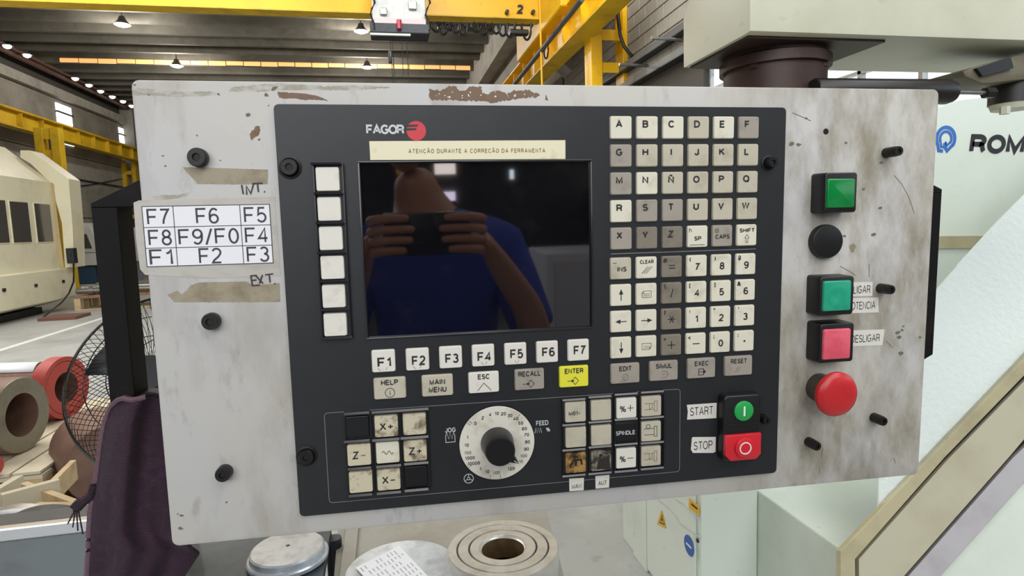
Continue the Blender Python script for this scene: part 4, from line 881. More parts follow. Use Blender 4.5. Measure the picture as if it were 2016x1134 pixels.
for px, y1 in ((767, 190), (790, 190), (800, 190), (771, 190)):
    p = PY(px, 66, Yh); q = PY(px + 6, y1, Yh); q.x = p.x + (0.02 if px < 780 else 0)
    MB().cyl(q, p, 0.006, n=5).build('rope', m_dsteel, t)
q = PY(768, 112, Yh); MB().box(q.x - 0.03, q.x + 0.03, Yh - 0.03, Yh + 0.03, q.z - 0.1, q.z + 0.1, bev=0.01).build('pendant_switch', m_blk, t)
# festoon cable
t = thing('festoon_cable', 'bunched black festoon cable loops hanging under the yellow girder', 'cable', PY(940, 60, 11.0))
for k in range(13):
    px = 858 + k * 13.2 if k < 12 else 1036; w_ = 0.085; dep = 0.17 + 0.05 * math.sin(k * 2.1) + (0.12 if k > 10 else 0)
    c = PY(px, 44 + 0.012 * (px - 858), 11.0)
    pts = [c + Vector((w_ * math.cos(a), 0.03 * math.sin(k + a), dep * math.sin(a))) for a in [PI + PI * j / 12 for j in range(13)]]
    MB().tube(pts, 0.022, n=6).build('cable_loop', m_blk, t)
q = PY(1022, 62, 11.0); MB().box(q.x - 0.17, q.x + 0.17, 10.95, 11.1, q.z - 0.06, q.z + 0.03, bev=0.02).build('cable_clamp', m_blk, t, smooth=False)
q0, q1 = PY(850, 45, 11.02), PY(1050, 50, 11.02)
MB().cyl(q0, q1, 0.02, n=8).build('cable_track', m_dsteel, t)
# right runway
XRn = 3.15
tz = PX(1130, 5, XRn).z; bz2 = tz - 0.55
t = thing('crane_runway', 'yellow crane runway beam on the right with a dark pipe along it', 'crane runway', (XRn, 14, bz2))
MB().box(XRn - 0.12, XRn + 0.25, 8.0, 40, tz - 0.03, tz).build('top_flange', m_yel2, t, smooth=False)
MB().box(XRn + 0.05, XRn + 0.08, 8.0, 40, bz2, tz).build('web', m_yel2, t, smooth=False)
MB().box(XRn - 0.1, XRn + 0.25, 8.0, 40, bz2 - 0.03, bz2).build('bottom_flange', m_yold, t, smooth=False)
for k in range(20):
    y0 = 8.2 + k * 1.0
    MB().box(XRn - 0.08, XRn + 0.05, y0, y0 + 0.025, bz2, tz - 0.03).build('stiffener', m_yel2, t, smooth=False)
t = thing('power_rail', 'dark grey conductor pipe slanting along the right yellow runway', 'pipe', (XRn - 0.2, 12, tz - 0.4))
xx = XRn - 0.2
MB().cyl(PX(1146, -2, xx), PX(1000, 182, xx), 0.045, n=10).build('tube', M('grey_pipe', '4A4D50', 0.5), t)
q = PX(1075, 90, xx); MB().tube([q + Vector((0, 0.14 * math.cos(a), 0.14 * math.sin(a) - 0.08)) for a in [j * PI / 8 for j in range(17)]], 0.015).build('cable_loop', m_blk, t)
# yellow ladder-like column
Yc = 9.6
p0, p1 = PY(1163, 60, Yc), PY(1248, 60, Yc)
def zpy(py): return PY(1200, py, Yc).z
t = lattice('runway_column', 'yellow battened steel column right of the crane girder', p0.x, p1.x, Yc, 0, PY(1200, -60, Yc).z, 0.19, [(zpy(12), zpy(-6) - zpy(12)), (zpy(78), zpy(57) - zpy(78)), (zpy(142), zpy(122) - zpy(142)), (zpy(210), zpy(190) - zpy(210)), (1.5, 0.2), (0.6, 0.2)], m_yel2, dep=0.34)
# grey concrete column with a corbel
Yk = 12.6
t = thing('corbel_column', 'grey concrete column with a stepped corbel behind the yellow column', 'column', PY(1130, 160, Yk))
kp = [(1100, 89), (1150, 88), (1150, 185), (1128, 185), (1127, 141), (1105, 120), (1097, 110)]
P = [PY(*q, Yk) for q in kp]
MB().prism([P[0], P[1], PY(1150, 110, Yk), P[6]], (0, 0.6, 0)).prism([P[6], PY(1150, 110, Yk), PY(1150, 141, Yk), P[4], P[5]], (0, 0.6, 0)).build('corbel', m_bluewall, t, smooth=False)
MB().box(P[4].x, P[1].x + 0.1, Yk, Yk + 0.6, 0, P[4].z).build('shaft', m_bluewall, t, smooth=False)
MB().box(PY(1135, 100, Yk).x, PY(1162, 100, Yk).x, Yk + 0.02, Yk + 0.58, P[0].z, 7.55).build('upper_shaft', m_conc, t, smooth=False)
# cable trays on the right wall
for k, (pa, lb) in enumerate((((1340, 50), 'dark cable tray on the block wall, the upper of two'), ((1340, 97), 'dark cable tray on the block wall, the lower of two'))):
    xx = XR - 0.16; z_ = PX(*pa, xx).z
    t = thing('cable_tray', lb, 'cable tray', (xx, 9, z_))
    MB().box(xx, xx + 0.02, 3.5, 30, z_ - 0.06, z_ + 0.03).build('side_rail', M('grey_tray', '6f7070', 0.5, 0.4), t, smooth=False)
    MB().box(xx, XR, 3.5, 30, z_ - 0.075, z_ - 0.06).build('tray_floor', m_dsteel, t, smooth=False)
    MB().box(XR - 0.04, XR - 0.02, 3.5, 30, z_ - 0.06, z_ + 0.02).build('side_rail', M('grey_tray', '6f7070', 0.5, 0.4), t, smooth=False)
for k, (a, b) in enumerate((((1282, 74), (1344, 79)), ((1219, 127), (1322, 131)))):
    p = PY(*a, 7.6 if k == 0 else 8.8); q = PY(*b, 7.6 if k == 0 else 8.8)
    t = tag(MB().cyl(p, q, 0.022, n=8).build('tray_bracket', m_steel), ['pale bracket rod above the cable trays, nearer the cream arm', 'pale bracket rod crossing the lower cable tray'][k], 'bracket')
pts = [PY(x, y, 9.3) for x, y in ((1214, -10), (1216, 20), (1218, 45), (1221, 70), (1228, 90), (1238, 104), (1246, 112))]
tag(MB().tube(pts, 0.028, n=8).build('hanging_cable', m_blk), 'thick black cable hanging in front of the yellow column', 'cable')
# yellow beam past the arm
a, b = PY(1852, 150, 4.2), PY(1955, 178, 4.2)
tag(MB().box(a.x, b.x, 4.1, 4.3, b.z, a.z, bev=0.01).build('guard_beam', m_yel2, smooth=False), 'short yellow beam seen behind the gas strut', 'beam')
# ================================================================== BIG CREAM MACHINE (left)
m_cr = M('cream_machine_paint', 'E6E0C4', 0.45, dirt=[('c4bb98', 1.2, 0.5, 0.75, 0.6), ('a08c5c', 5, 0.62, 0.85, 0.6)])
m_tan = M('tan_edge', 'BFA877', 0.5, dirt=[('a0824a', 2, 0.45, 0.75, 0.7)])
m_pane = M('machine_window_glass', '4F4B48', 0.12, spec=0.8)
t = thing('machining_centre', 'large cream machining centre with three windows on the left of the aisle', 'machine', (-7.5, 10, 0))
XF = -7.0
Yf0, Yf1 = 9.0, 14.9
def zx(px, py, X): return PX(px, py, X).z
body = [(XF, zx(50, 540, XF)), (XF, zx(0, 345, XF)), (XF - 0.8, 3.5), (XF - 2.6, 3.5), (XF - 2.6, 0.5), (XF, 0.5)]
MB().prism([(x, Yf0, z) for x, z in body], (0, Yf1 - Yf0, 0)).build('body', m_cr, t, smooth=False)
MB().box(XF - 0.3, XF + 0.12, Yf0, Yf1 + 0.3, zx(60, 600, XF), zx(60, 535, XF), bev=0.02).build('skirt', m_cr, t, smooth=False)
MB().prism([(XF + 0.1, Yf0, zx(60, 600, XF)), (XF - 1.5, Yf0, zx(60, 600, XF)), (XF - 1.5, Yf0, 0.14), (XF - 0.35, Yf0, 0.14)], (0, Yf1 - Yf0, 0)).build('lower_body', m_cr, t, smooth=False)
E1 = [PY(x, y, 14.9) for x, y in ((40, 296), (58, 296), (135, 352), (143, 450), (146, 526), (128, 527), (122, 440), (100, 360), (60, 322), (40, 310))]
mb = MB(); n_ = len(E1)
for q in ((0, 1, 8, 9), (1, 2, 7, 8), (2, 3, 6, 7), (3, 4, 5, 6)): mb.prism([E1[i] for i in q], (0, 0.5, 0))
mb.build('end_frame', m_cr, t, smooth=False)
tf = [PY(x, y, 14.87) for x, y in ((98, 358), (104, 362), (126, 527), (113, 527))]
tag(MB().prism(tf, (0, 0.03, 0)).build('inner_edge_strip', m_tan, t, smooth=False), 'tan inner edge strip')  # tan strip along the inner edge of the end frame
for k, (x0, x1, y0, y1) in enumerate(((-14, 13, 394, 478), (22, 57, 398, 477), (70, 100, 402, 476))):
    a, b = PX(x0, 440, XF), PX(x1, 440, XF); z0, z1 = PX((x0 + x1) / 2, y1, XF).z, PX((x0 + x1) / 2, y0, XF).z
    f = MB().box(XF - 0.005, XF + 0.012, a.y - 0.02, b.y + 0.02, z0 - 0.02, z1 + 0.02).build('window_frame', m_cr, t, smooth=False)
    MB().box(XF, XF + 0.018, a.y, b.y, z0, z1).build('pane', m_pane, f, smooth=False)
for px, py in ((7, 571), (70, 562), (124, 554)):
    q = PX(px, py, XF + 0.12); MB().box(q.x, q.x + 0.02, q.y - 0.04, q.y + 0.04, q.z - 0.03, q.z + 0.03).build('latch', m_blk, t, smooth=False)
MB().box(XF - 1.8, XF - 0.2, Yf0, 14.4, 0, 0.135).build('foot', m_dsteel, t, smooth=False)
q = PY(141, 503, 14.8); MB().box(q.x - 0.07, q.x + 0.07, 14.72, 14.9, q.z - 0.17, q.z + 0.16, bev=0.01).build('switch_box', m_dsteel, t, smooth=False)
MB().tube([PY(145, 515, 14.75), PY(145, 555, 14.75), PY(136, 577, 14.6), PY(122, 595, 14.0), PZ(85, 625, 0.02)], 0.018).build('power_cable', m_blk, t)
tag(MB().box(-6.55, -5.9, 12.9, 13.5, 0.0, 0.06).build('drip_tray', M('red_brown_tray', '6d4a3c', 0.6), smooth=False), 'low reddish tray on the floor at the foot of the big cream machine', 'tray')
# ================================================================== SMALL WHITE LATHE far down the aisle
m_mw = M('machine_white', 'D9DBD8', 0.45, dirt=[('b5b6b0', 2, 0.5, 0.8, 0.5)])
Ys = PZ(171, 559, 0.0).y - 0.1
t = thing('cnc_lathe', 'small white lathe with blue base at the end of the aisle', 'machine', PY(200, 560, Ys))
def bpx(name, x0, x1, y0, y1, Y, dep, mat, par, bev=0.02, label=None):
    a, b = PY(x0, y1, Y), PY(x1, y0, Y); return tag(MB().box(a.x, b.x, Y, Y + dep, a.z, b.z, bev=bev).build(name, mat, par, smooth=False), label)
bpx('bed', 146, 240, 496, 524, Ys, 1.0, m_mw, t)
P = [PY(x, y, Ys) for x, y in ((146, 447), (176, 447), (190, 478), (190, 497), (146, 497))]
MB().prism(P, (0, 0.9, 0)).build('hood', m_mw, t, smooth=False)
P = [PY(x, y, Ys - 0.02) for x, y in ((148, 460), (170, 461), (181, 489), (158, 489))]
MB().prism(P, (0, 0.03, 0)).build('hood_window', m_pane, t, smooth=False)
MB().prism([PY(x, y, Ys + .3) for x, y in ((150, 439), (180, 439), (182, 448), (146, 448))], (0, 0.5, 0)).build('top_cover', m_mw, t, smooth=False)
bpx('base', 156, 186, 524, 559, Ys + 0.1, 0.8, M('blue_base', '2F5068', 0.5), t, label='blue base box')
bpx('side_cabinet', 186, 262, 512, 558, Ys + 0.3, 0.8, M('grey_cabinet', '8A9196', 0.5), t)
bpx('head_unit', 232, 258, 448, 516, Ys, 0.7, m_mw, t)
bpx('display', 235, 247, 459, 484, Ys - 0.03, 0.03, m_pane, t, bev=0)
bpx('red_rack', 255, 270, 447, 512, Ys + 0.8, 0.3, M('dark_red_rack', '5b3029', 0.6), t)
# steel shafts on a pallet
pc = PZ(240, 602, 0.0); Yp = pc.y
for k, (yo, r_, lb) in enumerate(((0.0, 0.085, 'polished steel shaft with collars lying across the aisle end'), (-0.28, 0.06, 'darker thin steel shaft lying in front of the polished one'))):
    a = Vector((pc.x - 0.75, Yp + yo, 0.30 + r_ * (1.5 if k == 0 else 1.52))); b = a + Vector((1.8, 0.0, 0))
    t = thing('steel_shaft', lb, 'shaft', a)
    MB().cyl(a, b, r_, n=20).build('bar', M('polished_steel', 'C9C9C6', 0.2, 0.9) if k == 0 else m_steel, t)
    for xo in ((0.35, 1.5) if k == 0 else (0.3, 1.6)):
        c = a + Vector((xo, 0, 0)); MB().cyl(c - Vector((.05, 0, 0)), c + Vector((.05, 0, 0)), r_ * 1.5, n=20).build('collar', m_steel, t)
m_wood = M('pallet_pine', 'C7AE86', 0.7, dirt=[('9a7c50', (2, 12, 12), 0.45, 0.75, 0.7), ('e0cda8', 8, 0.5, 0.8, 0.5)])
m_ply = M('pale_plywood', 'CDC3AA', 0.7, dirt=[('a29779', 5, 0.5, 0.75, 0.6)])
def pallet(label, c, w, d, h, rot, n=6, mat=None, mat2=None):
    T = Matrix.Translation(Vector(c)) @ Matrix.Rotation(rot, 4, 'Z')
    t = thing('pallet', label, 'pallet', mtx=T)
    pw = w / n
    for i in range(n): MB().box(-w / 2 + i * pw + 0.008, -w / 2 + (i + 1) * pw - 0.008, -d / 2, d / 2, h - 0.022 + 0.002 * (i % 3), h, bev=0.002, seg=1).build('plank', mat or m_wood, t, local=True, smooth=False)
    for y in (-d / 2 + 0.05, 0, d / 2 - 0.05):
        MB().box(-w / 2, w / 2, y - 0.05, y + 0.05, h - 0.044, h - 0.0225).build('stringer', mat or m_wood, t, local=True, smooth=False)
        for x in (-w / 2 + 0.06, 0, w / 2 - 0.06): MB().box(x - 0.06, x + 0.06, y - 0.05, y + 0.05, 0.022, h - 0.0445).build('block', mat2 or m_wood, t, local=True, smooth=False)
        MB().box(-w / 2, w / 2, y - 0.05, y + 0.05, 0, 0.0215).build('runner', mat2 or m_wood, t, local=True, smooth=False)
    return t
pallet('pallet under the steel shafts at the end of the aisle', (pc.x + 0.15, Yp - 0.1, 0), 1.7, 0.9, 0.30, 0, mat=M('weathered_wood', '8F6E55', 0.8))
# ================================================================== flanged pipes and pallets at the left
m_rust = M('primed_steel_brown', '7A5C4E', 0.55, 0.2, dirt=[('93796a', 3, 0.45, 0.7, 0.7), ('5a4034', 8, 0.5, 0.75, 0.6)])
m_ringf = M('machined_ring_face', '8F8A78', 0.45, 0.5, dirt=[('6f6a5c', 9, 0.45, 0.7, 0.6), ('b9b46a', 14, 0.62, 0.8, 0.7)])
m_redp = M('red_primer', 'B2463F', 0.5, dirt=[('8c332e', 6, 0.5, 0.75, 0.6)])
def pipe(label, c, ax, length, ro, ri, mat, facemat, fl=None, name='pipe_section', cat='pipe'):
    """c: centre of the visible end face, ax: outward axis"""
    ax = Vector(ax).normalized(); c = Vector(c)
    T = Matrix.Translation(c) @ (-ax).to_track_quat('Z', 'Y').to_matrix().to_4x4()
    t = thing(name, label, cat, c - Vector((0, 0, ro)))
    MB().lathe([(ri, 0.005), (ro * 0.985, 0.005), (ro, 0.015), (ro, length), (ri, length), (ri, 0.005)], n=48, mtx=T, cap=False).build('tube', mat, t)
    MB().lathe([(ri, 0.0), (ro * 0.97, 0.0), (ro * 0.985, 0.006), (ri * 1.0, 0.006), (ri, 0.0)], n=48, mtx=T, cap=False).build('end_face', facemat, t)
    if fl: MB().lathe([(ro, 0.0), (fl[0], 0.0), (fl[0], fl[1]), (ro, fl[1]), (ro, 0.0)], n=48, mtx=T, cap=False).build('flange', fl[2], t)
    return t
ZP = 0.25
def lay(px, top, bot, zt): # centre and radius of a pipe end lying on height zt
    p = PZ(px, bot, zt); q = PY(px, top, p.y); r = (q.z - zt) / 2; return Vector((p.x, p.y, zt + r)), r
P1, r1 = lay(53, 742, 889, ZP)
pipe('brown steel pipe with thick bare grey ring face on the pallet', P1, (0.99, -0.16, 0), 0.85, r1, r1 * 0.57, m_rust, m_ringf)
P2, r2 = lay(138, 702, 822, ZP)
pipe('brown pipe with a red primed flange, behind the ring faced pipe', P2, (0.97, -0.22, 0), 1.1, r2 * 0.86, r2 * 0.5, m_rust, m_redp, (r2, 0.09, m_redp))
P3, r3 = lay(178, 836, 996, 0.0)
pipe('large brown steel drum lying behind the fan', P3 + Vector((0.14, 0, 0)), (0.55, -0.83, 0), 0.45, r3, 0.02, m_rust, m_rust, name='steel_drum', cat='drum')
P4, r4 = lay(-12, 893, 940, ZP)
pipe('red primed round blank at the picture edge', P4 + Vector((0, -0.02, 0)), (0.8, -0.6, 0), 0.12, r4, 0.01, m_redp, m_redp, name='round_blank', cat='metal part')
# paper on the pipe
c = PY(62, 716, 4.4)
mb = MB(); rows_ = []
for i in range(9):
    a = (i - 4) * 0.12; rows_.append([mb.bm.verts.new((P2.x - 0.15 - 0.45 * j, P2.y + 0.10 * j + 0.2 * math.sin(a), P2.z + (r2 * 0.86 + 0.004) * math.cos(a * 1.5))) for j in (0, 1)])
for p, q in zip(rows_, rows_[1:]): mb.bm.faces.new((p[0], p[1], q[1], q[0]))
o = mb.build('paper_sheet', m_paper); sm = o.modifiers.new('t', 'SOLIDIFY'); sm.thickness = 0.003; tag(o, 'white paper sheet draped over the red flanged pipe', 'paper')
zz = P1.z - 0.214
pallet('wooden pallet carrying the brown pipes', (P1.x - 0.42, (P1.y + P2.y) / 2 + 0.08, ZP - 0.156), 1.36, P2.y - P1.y + 0.9, 0.155, 0.0, n=9, mat=m_ply)
pallet('yellow blocked plywood pallet in front of the pipes', (PZ(75, 935, 0.15).x - 0.05, PZ(75, 935, 0.15).y - 0.16, 0), 0.5, 0.34, 0.15, 0.2, n=3, mat=m_ply, mat2=m_yold)
# crate corner
t = thing('wooden_crate', 'open crate of pine boards at the lower left, beside the dark drum', 'crate', PY(100, 1010, 2.55))
def board(a, b, hgt, th, mat=m_wood, name='board'):
    a, b = Vector(a), Vector(b); d = (b - a); dd = Vector((d.x, d.y, 0)).normalized(); n = Vector((-dd.y, dd.x, 0)) * th
    MB().prism([a, b, b - Vector((0, 0, hgt)), a - Vector((0, 0, hgt))], n, bev=0.002).build(name, mat, t, smooth=False)
board(PY(40, 952, 2.6), PY(165, 998, 2.35), 0.10, 0.025)
board(PY(95, 960, 2.75), PY(150, 905, 3.0), 0.09, 0.025)
board(PY(0, 962, 2.5), PY(46, 935, 2.75), 0.10, 0.03, m_ply)
board(PY(3, 975, 2.45), PY(3, 975, 2.45) + Vector((0.14, 0.1, 0)), 0.25, 0.03, m_ply)
board(PY(50, 1000, 2.4), PY(130, 1000, 2.3), 0.06, 0.05)
# dark machine bed lower left
m_bed = M('dark_bed', '3A3C3D', 0.5, 0.3, dirt=[('232425', 7, 0.5, 0.75, 0.6), ('5d6060', 10, 0.6, 0.8, 0.5)])
t = thing('machine_bed', 'dark machine bed with a bright metal edge at the lower left', 'machine bed', (-1.0, 1.3, 0))
ze = PY(90, 1030, 1.3).z
MB().box(-2.2, -0.5, 1.31, 1.372, 0.0, ze + 0.0, bev=0.004).build('table', m_bed, t, smooth=False)
MB().box(-2.2, -0.5, 1.29, 1.31, ze - 0.024, ze + 0.002, bev=0.003).build('edge_strip', M('bright_strip', 'D4D7DA', 0.22, 0.6), t, smooth=False)
MB().box(-2.2, -0.5, 1.295, 1.31, 0.0, ze - 0.026).build('front_panel', M('grey_front_panel', '747B7C', 0.45, dirt=[('4d5252', 5, 0.5, 0.75, 0.6)]), t, smooth=False)
for k, (px, py, Yw, m_) in enumerate(((25, 997, 1.62, m_steel), (82, 999, 1.50, m_dsteel))):
    p = PY(px, py, Yw); r_ = 0.15; c = Vector((p.x, Yw, p.z - r_))
    t2 = thing('steel_disc', ['grey steel disc standing on edge behind the dark bed, nearer the picture edge', 'dark steel disc standing on edge behind the bed, beside the grey disc'][k], 'metal part', (p.x, Yw, c.z - r_))
    Tw = Matrix.Translation(c) @ Matrix.Rotation(PI / 2, 4, 'X')
    MB().lathe([(0.05, -0.025), (r_ - 0.02, -0.025), (r_, -0.015), (r_, 0.015), (r_ - 0.02, 0.025), (0.05, 0.025), (0.05, -0.025)], n=64, mtx=Tw, cap=False).build('disc', m_, t2)
    if k == 0: zlo = c.z - r_
    zz_ = c.z - r_
    tag(MB().box(p.x - 0.12, p.x + 0.12, Yw - 0.05, Yw + 0.05, 0.0, zz_ - 0.0005, bev=0.003).build('steel_stand', m_bed), ['dark stand under the grey steel disc', 'dark stand under the dark steel disc'][k], 'stand')
# ================================================================== work tables bottom centre
ZT = 0.56
t = thing('dark_table', 'dark blue grey steel work table under the panel', 'table', (-0.5, 1.8, 0))
q = [PZ(x, y, ZT) for x, y in ((330, 1150), (380, 1040), (652, 1036), (634, 1150))]
q[0] = PZ(345, 1210, ZT); q[3] = PZ(622, 1210, ZT)
m_dt = M('blue_black_table_top', '2E3A42', 0.4, 0.2, dirt=[('4e5b64', 6, 0.45, 0.7, 0.7), ('1a2228', 14, 0.55, 0.8, 0.6)])
MB().prism(q, (0, 0, -0.03)).build('top', m_dt, t, smooth=False)
for c in q: MB().cyl((c.x * 0.97, c.y * 0.98 + 0.02, 0), (c.x * 0.97, c.y * 0.98 + 0.02, ZT - 0.03), 0.025, n=10).build('leg', m_dsteel, t)
c = PZ(566, 1080, ZT + 0.034); c.z = ZT
t = thing('turned_plate', 'shiny stepped steel disc lying on the dark table', 'metal part', c)
m_bright = M('turned_steel', 'C6CDD4', 0.28, 0.35, dirt=[('8f969c', 22, 0.45, 0.7, 0.6)], bump=(60, 0.06, 0.003))
MB().lathe([(0, 0), (0.105, 0), (0.112, 0.004), (0.113, 0.014), (0.109, 0.018), (0.104, 0.018), (0.103, 0.034), (0.098, 0.038), (0, 0.038)], n=64, mtx=Matrix.Translation(c)).build('disc', m_bright, t, ang=15)
MB().lathe([(0.006, 0.038), (0.006, 0.0385), (0, 0.0385)], n=14, mtx=Matrix.Translation(c + Vector((0.0, 0.01, 0)))).build('centre_mark', m_dsteel, t)
# pale board with ring and disc
m_board = M('stained_pale_board', '9D9A91', 0.6, dirt=[('857d69', 4, 0.45, 0.7, 0.7), ('b5b3aa', 9, 0.55, 0.8, 0.5)])
ZB = 0.5
t = thing('work_bench', 'low bench with a pale stained board top under the steel rings', 'bench', (0.2, 2.0, 0))
q = [PZ(x, y, ZB) for x, y in ((652, 1210), (668, 1000), (1075, 1000), (1130, 1210))]
MB().prism(q, (0, 0, -0.04)).build('board', m_board, t, smooth=False)
for c in q: MB().box(c.x * 0.9 - 0.02, c.x * 0.9 + 0.03, c.y - 0.03 if c.y > 1.9 else c.y, c.y + 0.02 if c.y <= 1.9 else c.y, 0, ZB - 0.04).build('leg', m_dsteel, t, smooth=False)
MB().box(q[0].x + 0.01, q[0].x + 0.05, q[0].y, q[1].y - 0.01, ZB, ZB + 0.012).build('edge_batten', m_board, t, smooth=False)
m_ring = M('machined_ring', 'CFCDC6', 0.27, 0.35, dirt=[('aba698', 16, 0.45, 0.7, 0.6)], bump=(50, 0.05, 0.003))
c = PZ(990, 1076, ZB + 0.07); c.z = ZB
R0 = 0.163
t = thing('grooved_ring', 'thick machined steel ring with two grooves and brown bore', 'metal part', c)
MB().lathe([(0.06, 0.0), (R0, 0), (R0, 0.064), (R0 - 0.004, 0.07), (0.136, 0.07), (0.135, 0.067), (0.131, 0.067), (0.130, 0.07), (0.102, 0.07), (0.101, 0.067), (0.096, 0.067), (0.095, 0.07), (0.070, 0.07), (0.066, 0.064), (0.0625, 0.062)], n=72, mtx=Matrix.Translation(c), cap=False).build('ring', m_ring, t)
MB().lathe([(0.0625, 0.062), (0.0625, 0.0), (0, 0.0)], n=48, mtx=Matrix.Translation(c), cap=False).build('bore', M('brown_bore', '8A7350', 0.35, 0.5, dirt=[('4a3826', 12, 0.45, 0.7, 0.7)]), t)
mb = MB()
for r_ in (0.133, 0.0985): mb.lathe([(r_ - 0.0022, 0.0675), (r_ + 0.0022, 0.0675)], n=64, mtx=Matrix.Translation(c), cap=False)
mb.build('grooves', m_dsteel, t)
c2 = PZ(790, 1118, ZB + 0.03); c2.z = ZB
t = thing('flat_disc', 'flat grey steel disc beside the ring, half under a paper sheet', 'metal part', c2)
MB().lathe([(0, 0), (0.158, 0), (0.160, 0.003), (0.160, 0.025), (0.157, 0.028), (0, 0.028)], n=64, mtx=Matrix.Translation(c2)).build('disc', m_bright, t)
P = [PZ(x, y, ZB + 0.032) for x, y in ((786, 1075), (855, 1148), (775, 1200), (700, 1118))]
t = tag(MB().prism(P, (0, 0, 0.001)).build('paper_sheet', m_paper, smooth=False), 'printed paper sheet lying on the flat steel disc', 'paper')
mb = MB()
for k in range(11):
    for j in range(7):
        if rn.random() < 0.2: continue
        u0, v0 = 0.06 + k * 0.085, 0.05 + j * 0.13; l_ = rn.uniform(0.05, 0.11)
        def uv(u, v): return P[3].lerp(P[0], u).lerp(P[2].lerp(P[1], u), v) + Vector((0, 0, 0.001))
        mb.prism([uv(u0, v0), uv(u0 + 0.02, v0), uv(u0 + 0.02, v0 + l_), uv(u0, v0 + l_)], (0, 0, 0.0003))
o = mb.bm; me = bpy.data.meshes.new('printed_lines'); o.to_mesh(me); me.transform(WM[t.name].inverted()); me.materials.append(M('print_grey', 'A3A6AC', 0.7)); po = bpy.data.objects.new('printed_lines', me); COL.objects.link(po); po.parent = t; po['kind'] = 'stuff'
# ================================================================== fan
fc = PY(322, 750, 2.1); FR = 0.292
ax = Vector((-0.05, -0.85, 0.42)).normalized()
TF = Matrix.Translation(fc) @ ax.to_track_quat('Z', 'Y').to_matrix().to_4x4()
t = thing('industrial_fan', 'black round wire cage floor fan behind the left handle', 'fan', (fc.x, fc.y, 0))
m_wire = M('fan_wire_black', '101012', 0.4)
def front(r, s=1): return s * (0.115 * math.sqrt(max(0, 1 - (r / FR) ** 2.4)))
mb = MB()
for s in (1, -1):
    for k in range(84):
        a0 = 2 * PI * k / 84; pts = []
        for j in range(7):
            r = 0.055 + (FR - 0.055) * j / 6; a = a0 + s * 0.5 * (j / 6)
            pts.append(TF @ Vector((r * math.cos(a), r * math.sin(a), front(r, s))))
        mb.tube(pts, 0.0010, n=4)
tag(mb.build('cage_wires', m_wire, t, smooth=False), kind='stuff')
for r, s in ((0.055, 1), (0.12, 1), (0.19, 1), (0.12, -1), (0.19, -1)):
    MB().tube([TF @ Vector((r * math.cos(2 * PI * k / 40), r * math.sin(2 * PI * k / 40), front(r, s))) for k in range(40)], 0.0018, n=5, closed=True).build('cage_ring', m_wire, t)
MB().tube([TF @ Vector((FR * math.cos(2 * PI * k / 60), FR * math.sin(2 * PI * k / 60), 0)) for k in range(60)], 0.0045, n=6, closed=True).build('rim', m_wire, t)
MB().lathe([(0, 0.117), (0.054, 0.117), (0.056, 0.11), (0.05, 0.09)], n=28, mtx=TF, cap=False).build('hub_badge', m_blk, t)
MB().lathe([(0.0, 0.03), (0.045, 0.02), (0.055, -0.04), (0.075, -0.05), (0.08, -0.19), (0.06, -0.22), (0, -0.22)], n=24, mtx=TF, cap=False).build('motor', m_blk, t)
for k in range(3):
    a = 2 * PI * k / 3 + 0.5; mb = MB(); g = []
    for i in range(5):
        row = []
        for j in range(4):
            r = 0.05 + 0.19 * i / 4; aa = a + (j / 3 - 0.5) * (0.62 + 0.05 * i) ; zz_ = (j / 3 - 0.5) * 0.06 * (1 - 0.1 * i)
            row.append(mb.bm.verts.new(TF @ Vector((r * math.cos(aa), r * math.sin(aa), zz_ - 0.01))))
        g.append(row)
    for i in range(4):
        for j in range(3): mb.bm.faces.new((g[i][j], g[i + 1][j], g[i + 1][j + 1], g[i][j + 1]))
    o = mb.build('blade', m_dsteel, t); sm = o.modifiers.new('t', 'SOLIDIFY'); sm.thickness = 0.003
MB().cyl((fc.x, fc.y + 0.1, 0.03), (fc.x, fc.y + 0.1, fc.z - 0.02), 0.018, n=12).build('stand_pole', m_blk, t)
MB().lathe([(0.25, 0), (0.25, 0.02), (0.06, 0.04), (0, 0.04)], n=32, mtx=Matrix.Translation((fc.x, fc.y + 0.1, 0))).build('base', m_blk, t)
# ================================================================== SWING ARM above the panel
m_arm = M('pale_green_grey_enamel', 'D0D1BD', 0.45, dirt=[('a9a88e', 3, 0.5, 0.78, 0.6), ('7c7557', 26, 0.63, 0.8, 0.6)], bump=(160, 0.05, 0.001))
m_brn = M('brown_pivot_casting', '382621', 0.5, 0.2, dirt=[('2a1b17', 20, 0.45, 0.7, 0.7), ('6a4a3e', 30, 0.6, 0.8, 0.5)])
ax0 = 0.415; az = 1.5 + ax0 * 0.507; ay0, ay1 = ax0 / 0.644, ax0 / 0.515
t = thing('swing_arm', 'cream swing arm box beam above the panel at the upper right', 'machine arm', (ax0 + 0.07, 0.72, az))
top = PY(1342, 37, ay1).z; tp2 = PY(1371, 0, ay1)
mb = MB()
mb.prism([(ax0, ay0, az), (ax0, ay1, az), (ax0 - 0.002, ay1, top), (tp2.x, ay1, tp2.z), (tp2.x + 0.05, ay1, az + 0.2), (tp2.x + 0.05, ay0, az + 0.2), (ax0 + 0.02, ay0, az + 0.14), (ax0, ay0, az + 0.11)][:0] or [(ax0, ay0, az), (1.7, ay0, az), (1.7, ay0, az + 0.22), (ax0 + 0.06, ay0, az + 0.22), (ax0 + 0.012, ay0, top + 0.035), (ax0, ay0, top)], (0, ay1 - ay0, 0), bev=0.006)
mb.build('beam', m_arm, t)
cc = PY(1524, 130, 0.73)
MB().lathe([(0.068, 0), (0.068, 0.012), (0.05, 0.02), (0.05, 0.021)], n=40, mtx=Matrix.Translation((cc.x, cc.y, az - 0.0215))).build('pivot_flange', m_brn, t)
